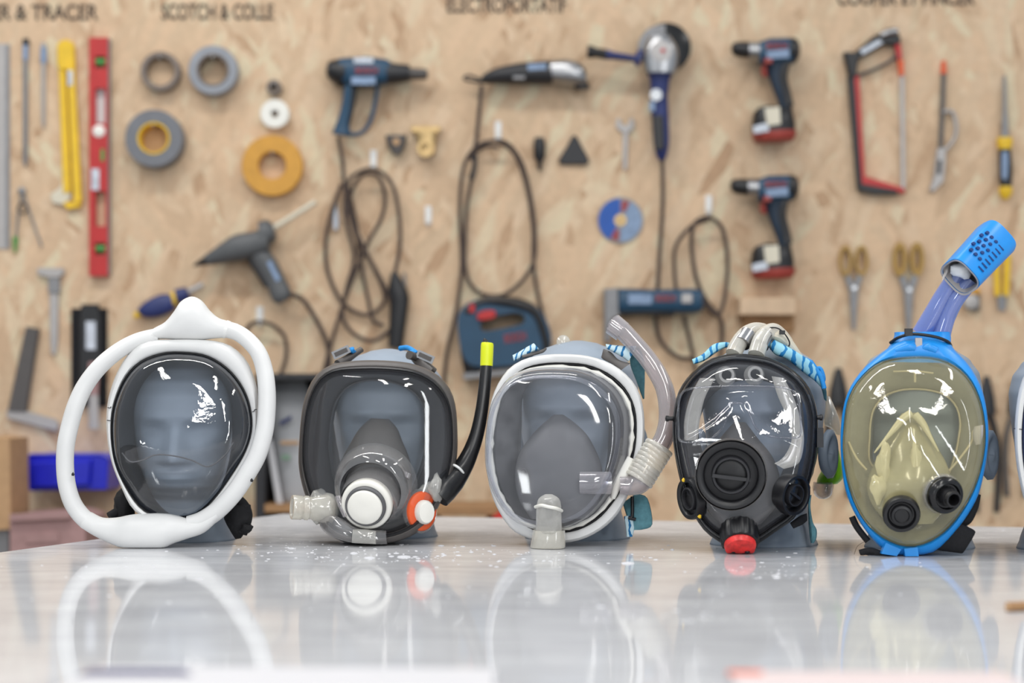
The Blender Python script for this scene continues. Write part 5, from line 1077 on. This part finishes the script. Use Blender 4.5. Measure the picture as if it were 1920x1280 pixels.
def cupd(x, y): return -.024+.010*max(0, (620-y))/200
for q in ([(668, 432), (620, 462), (570, 520), (510, 590), (446, 668)], [(690, 440), (735, 490), (775, 560), (832, 660)]):  # highlight streaks along the cup edges, modelled as cream tubes
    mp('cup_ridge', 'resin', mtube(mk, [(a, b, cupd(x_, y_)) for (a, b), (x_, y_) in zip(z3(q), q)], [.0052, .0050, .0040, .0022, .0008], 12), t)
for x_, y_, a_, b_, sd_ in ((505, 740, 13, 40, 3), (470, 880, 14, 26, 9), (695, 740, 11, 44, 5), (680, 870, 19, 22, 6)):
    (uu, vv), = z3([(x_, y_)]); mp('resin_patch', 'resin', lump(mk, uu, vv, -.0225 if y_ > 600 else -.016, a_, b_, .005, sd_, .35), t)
for q in ([(400, 770), (340, 700), (290, 600)], [(890, 780), (960, 700), (1030, 600), (1040, 540), (1095, 500)]): mp('skirt_seam', 'skirtl', mtube(mk, [(a, b, .002) for a, b in z3(q)], .0016, 8), t)
pAX = Vector((-.12, -.96, -.24)).normalized(); kk = 2.36/F/3.2
o = mk.p(1500+607/3.2, 640+1028/3.2, -.034)
a_ = mp('blanking_plug', 'black', MB().lathe(o, pAX, [(112*kk, 0), (112*kk, .006), (104*kk, .010), (86*kk, .010), (74*kk, .006), (66*kk, .006), (60*kk, .012), (46*kk, .013), (40*kk, .011), (.0005, .011)], 48), t)
o = mk.p(1500+858/3.2, 640+915/3.2, -.030); qAX = Vector((.22, -.95, -.18)).normalized()
a_ = mp('port', 'blackg', MB().lathe(o, qAX, [(100*kk, -.006), (112*kk, .0), (112*kk, .008), (96*kk, .013), (80*kk, .014), (72*kk, .010), (.0005, .010)], 44), t)
mp('port_nozzle', 'black', MB().lathe(o, qAX, [(32*kk, .016), (36*kk, .030), (46*kk, .030), (50*kk, .024), (54*kk, .024), (54*kk, .010), (64*kk, .010), (30*kk, .008)], 32, loop=True), a_)
mp('glue_ring', 'ccap', MB().lathe(o, qAX, [(104*kk, -.004), (122*kk, -.006), (124*kk, .0), (108*kk, .004)], 40, loop=True), t)
mp('side_vent', 'alu', mell(mk, zz([(1045, 510, 1100, 500, .002, -.014), (1035, 560, 1098, 560, .003, -.014), (1050, 620, 1085, 615, .002, -.014)], 3.2, 1500, 640), 14), t)
# crown collar and notch pieces
mp('crown_collar', 'blue', mell(mk, zz([(248, 432, 447, 432, .020, .034), (246, 450, 450, 452, .022, .032), (232, 478, 452, 480, .024, .028), (205, 512, 476, 512, .022, .020), (178, 540, 505, 545, .016, .014)], 1.94, 1550, 400), 30, 2.6), t)
mp('notch_tag', 'alu', MB().box(mk.p(1550+334/1.94, 400+480/1.94, -.002), (.008, .004, .018)), t)
for sgn, q in ((-1, [(250, 500), (300, 488), (322, 492)]), (1, [(348, 492), (372, 488), (400, 500)])): mp('latch', 'blue', mtube(mk, [(a, b, -.002) for a, b in z(q)], [.003, .006, .005], 10), t)
mp('zip_tie', 'black', mtube(mk, [(a, b, d) for (a, b), d in zip(z([(232, 470), (260, 452), (300, 440), (340, 440), (400, 450), (440, 466), (452, 482)]), (.026, .010, .004, .003, .004, .010, .026))], .0020, 8), t); mp('zip_tie_head', 'black', MB().box(mk.p(1550+298/1.94, 400+432/1.94, .001), (.009, .006, .009)), t)
mp('chin_clip', 'blue', MB().box(mk.p(1550+232/1.94, 400+1228/1.94, -.006), (.020, .012, .014), Matrix.Rotation(.4, 3, 'Y')), t); mp('chin_clip', 'blue', MB().box(mk.p(1550+305/1.94, 400+1236/1.94, -.006), (.016, .012, .014), Matrix.Rotation(-.1, 3, 'Y')), t)
T1 = [(a, b, d) for (a, b), d in zip(z([(345, 440), (385, 370), (430, 290), (485, 210)]), (.034, .030, .024, .018))]
T2 = [(a, b, d) for (a, b), d in zip(z([(415, 445), (435, 380), (470, 310), (525, 240)]), (.034, .030, .024, .018))]
mp('snorkel_tube', 'cblue', hollow(mk, T1, [.0125, .0118, .0108, .0105], .0016), t); mp('snorkel_tube', 'cblue', hollow(mk, T2, [.0120, .0110, .0110, .0110], .0016), t)
# the blue cap: a rounded open box along the snorkel's direction
A0 = mk.p(1550+492/1.94, 400+224/1.94, -.008); A1 = mk.p(1550+612/1.94, 400+96/1.94, .030); ax = (A1-A0).normalized()
sd = Vector((.80, 0, -.60)); sd = Vector((-ax.z, 0, ax.x)).normalized(); up = ax.cross(sd).normalized(); Lc = (A1-A0).length
def capring(h, sc, n=40):
    r = []
    for i in range(n):
        a = 2*PI*i/n; f = lambda x: math.copysign(abs(x)**.62, x)
        r.append(A0+ax*h+sd*f(math.cos(a))*.0245*sc+up*f(math.sin(a))*.024*sc)
    return r
m_ = MB().loft([capring(-.004, .86), capring(-.004, .97), capring(Lc*.5, 1.0), capring(Lc*.98, 1.04), capring(Lc*1.04, .99), capring(Lc*1.05, .85)], False, True)
cp_ = mp('snorkel_cap', 'blue', m_, t)
mp('cap_liner', 'alu', MB().loft([capring(-.005, .86), capring(-.006, .95), capring(.0, .86), capring(Lc*.8, .84)], False, True), t)
mp('splash_skirt', 'whiteink', lump(mk, 1550+492/1.94, 400+205/1.94, -.002, 20, 16, .012, 8, .3), t)
fr = up if up.y < 0 else -up
for i in range(5):
    for j in range(3):
        ctr = A0+ax*(Lc*(.22+.12*i))+fr*.0244-sd*(.016-.0075*j+(.003 if i % 2 else 0))*(1 if sd.x > 0 else -1)
        mp('vent_hole', 'navyd', MB().lathe(ctr-fr*.002, fr, [(.0022, 0), (.0022, .0026), (.001, .0028)], 12, sx=1.2), cp_)
for i in range(7):
    ctr = A0+ax*(Lc*(.10+.10*i))+fr*.0240+sd*(.0085)*(1 if sd.x > 0 else -1)
    mp('vent_slot', 'navyd', MB().box(ctr, (.0016, .0016, .009), sd.to_track_quat('Z', 'Y').to_matrix()), cp_)
mp('torn_film', 'alu', mell(mk, zz([(430, 190, 452, 175, .001, .004), (425, 220, 440, 215, .001, .002), (418, 245, 424, 240, .001, .0)], 1.94, 1550, 400), 8), t)
mp('head_strap', 'fabric', mell(mk, zz([(470, 1130, 520, 1060, .004, .03), (500, 1090, 540, 1020, .004, .035)], 1.94, 1550, 400), 10, 3), t)
mp('head_strap', 'fabric', mell(mk, zz([(385, 1215, 465, 1110, .008, .012), (410, 1225, 485, 1125, .01, .012), (480, 1235, 535, 1150, .01, .014), (492, 1236, 537, 1160, .006, .014)], 1.94, 1550, 400), 14, 3.4), t)
mp('head_strap', 'fabric', mtube(mk, [(a, b, .02) for a, b in z([(482, 1120), (510, 1110), (532, 1060), (540, 1020)])], .007, 8), t)
mp('head_strap', 'fabric', mtube(mk, [(a, b, .012) for a, b in z([(92, 1102), (110, 1140), (150, 1192)])], .004, 8), t); mp('head_strap', 'fabric', mtube(mk, [(a, b, .0) for a, b in z([(120, 1236), (160, 1228), (200, 1240), (240, 1240)])], .0045, 8), t)
mp('loose_thread', 'cord', mtube(mk, [(a, b, -.006) for a, b in z([(140, 1192), (112, 1210), (100, 1240)])], .0003, 5), t)

# ================================================================== mask 6: cut off by the right edge
mk = Mk(1990, 1045, 2.36, -.1, .08)
make_head(2010, 2.50, -10, 'mannequin head of the white mask cut off at the right edge', 1.0, 0)
t = thing('full_face_mask', 'white framed mask with blue inner rim, mostly cut off by the right picture edge', 'mask', tuple(mk.p(1990, 1045)))
c = (1992, 870)
fo = polar(cr([(1992, 660), (1945, 675), (1915, 715), (1903, 790), (1906, 870), (1925, 950), (1960, 1015), (1992, 1042), (2030, 1015), (2065, 950), (2080, 870), (2080, 790), (2065, 715), (2040, 675)], True, 6), c)
fi = [(c[0]+(u-c[0])*.84, c[1]+(v-c[1])*.90) for u, v in fo]
mp('frame', 'white', band(mk, fo, fi, [(.0, .01), (.1, -.002), (.4, -.006), (.9, -.005), (1, .004), (.8, .03), (0, .036)]), t)
mp('inner_rim', 'navy', band(mk, fi, [(c[0]+(u-c[0])*.96, c[1]+(v-c[1])*.96) for u, v in fi], [(-.1, .0), (.5, -.003), (1, .0), (.5, .01)]), t)
mp('visor', 'c2', dome(mk, [(c[0]+(u-c[0])*.96, c[1]+(v-c[1])*.96) for u, v in fi], c, [(1, 0), (.96, -.012), (.88, -.02), (.7, -.026), (.4, -.03), (.03, -.031)]), t)
mp('inner_seal', 'seal', band(mk, fi, [(c[0]+(u-c[0])*.6, c[1]+(v-c[1])*.6) for u, v in fi], [(0, .004), (.6, .03), (1, .05), (.5, .045), (0, .014)]), t)
mp('pen_mark', 'black', mtube(mk, [(1901, 803, .002), (1910, 804, -.005), (1918, 805, -.006)], .0005, 5), t)

# ------------------------------------------------------------------ near things on the table
def flat(name, label, cat, pts, m, h, page=None):
    t = thing(name, label, cat, tuple(sum(pts, Vector())/len(pts))); up = Vector((0, 0, h))
    build('sheets', MB().loft([[p+Vector((0, 0, .0002)) for p in pts], [p+up for p in pts]]), M[m], t, smooth=None)
    return t
def T2_(u, v): return T(u, v)
def G(x, y): return Vector((x, y, TZ))
t = flat('paper_stack', 'blurred white paper stack at the bottom left edge of the picture', 'papers', [G(-.285, 1.385), G(-.012, 1.375), G(-.012, 1.17), G(-.30, 1.17)], 'paper', .0042)
build('printed_strip', MB().loft([[G(-.29, 1.368)+Vector((0, 0, .0043)), G(-.225, 1.365)+Vector((0, 0, .0043)), G(-.215, 1.34)+Vector((0, 0, .0043)), G(-.292, 1.34)+Vector((0, 0, .0043))], [G(-.29, 1.368)+Vector((0, 0, .005)), G(-.225, 1.365)+Vector((0, 0, .005)), G(-.215, 1.34)+Vector((0, 0, .005)), G(-.292, 1.34)+Vector((0, 0, .005))]]), M['navy'], t)
t = flat('magazine', 'blurred white and orange magazine at the bottom right edge of the picture', 'magazine', [G(.150, 1.368), G(.335, 1.36), G(.335, 1.17), G(.14, 1.17)], 'paper', .0030)
build('cover_band', MB().loft([[G(.150, 1.366)+Vector((0, 0, .003)), G(.335, 1.358)+Vector((0, 0, .003)), G(.335, 1.30)+Vector((0, 0, .003)), G(.146, 1.30)+Vector((0, 0, .003))], [G(.150, 1.366)+Vector((0, 0, .0036)), G(.335, 1.358)+Vector((0, 0, .0036)), G(.335, 1.30)+Vector((0, 0, .0036)), G(.146, 1.30)+Vector((0, 0, .0036))]]), M['pinkpaper'], t)
q = [G(.148, 1.367), G(.172, 1.366), G(.170, 1.350), G(.146, 1.350)]
build('corner_mark', MB().loft([[p+Vector((0, 0, .0036)) for p in q], [p+Vector((0, 0, .0041)) for p in q]]), M['orange'], t)
t = thing('wooden_pencil', 'brown wooden stick reaching in from the right picture edge', 'stick', tuple(T(1915, 1147)))
a, b = T(1886, 1147)+Vector((0, 0, .0045)), T(1990, 1142)+Vector((0, 0, .0045))
build('shaft', MB().tube([a+(b-a)*.03, b], .0045, 8), M['brownwood'], t); build('tip', MB().tube([a, a+(b-a)*.04], [.002, .0042], 8), M['card'], t)
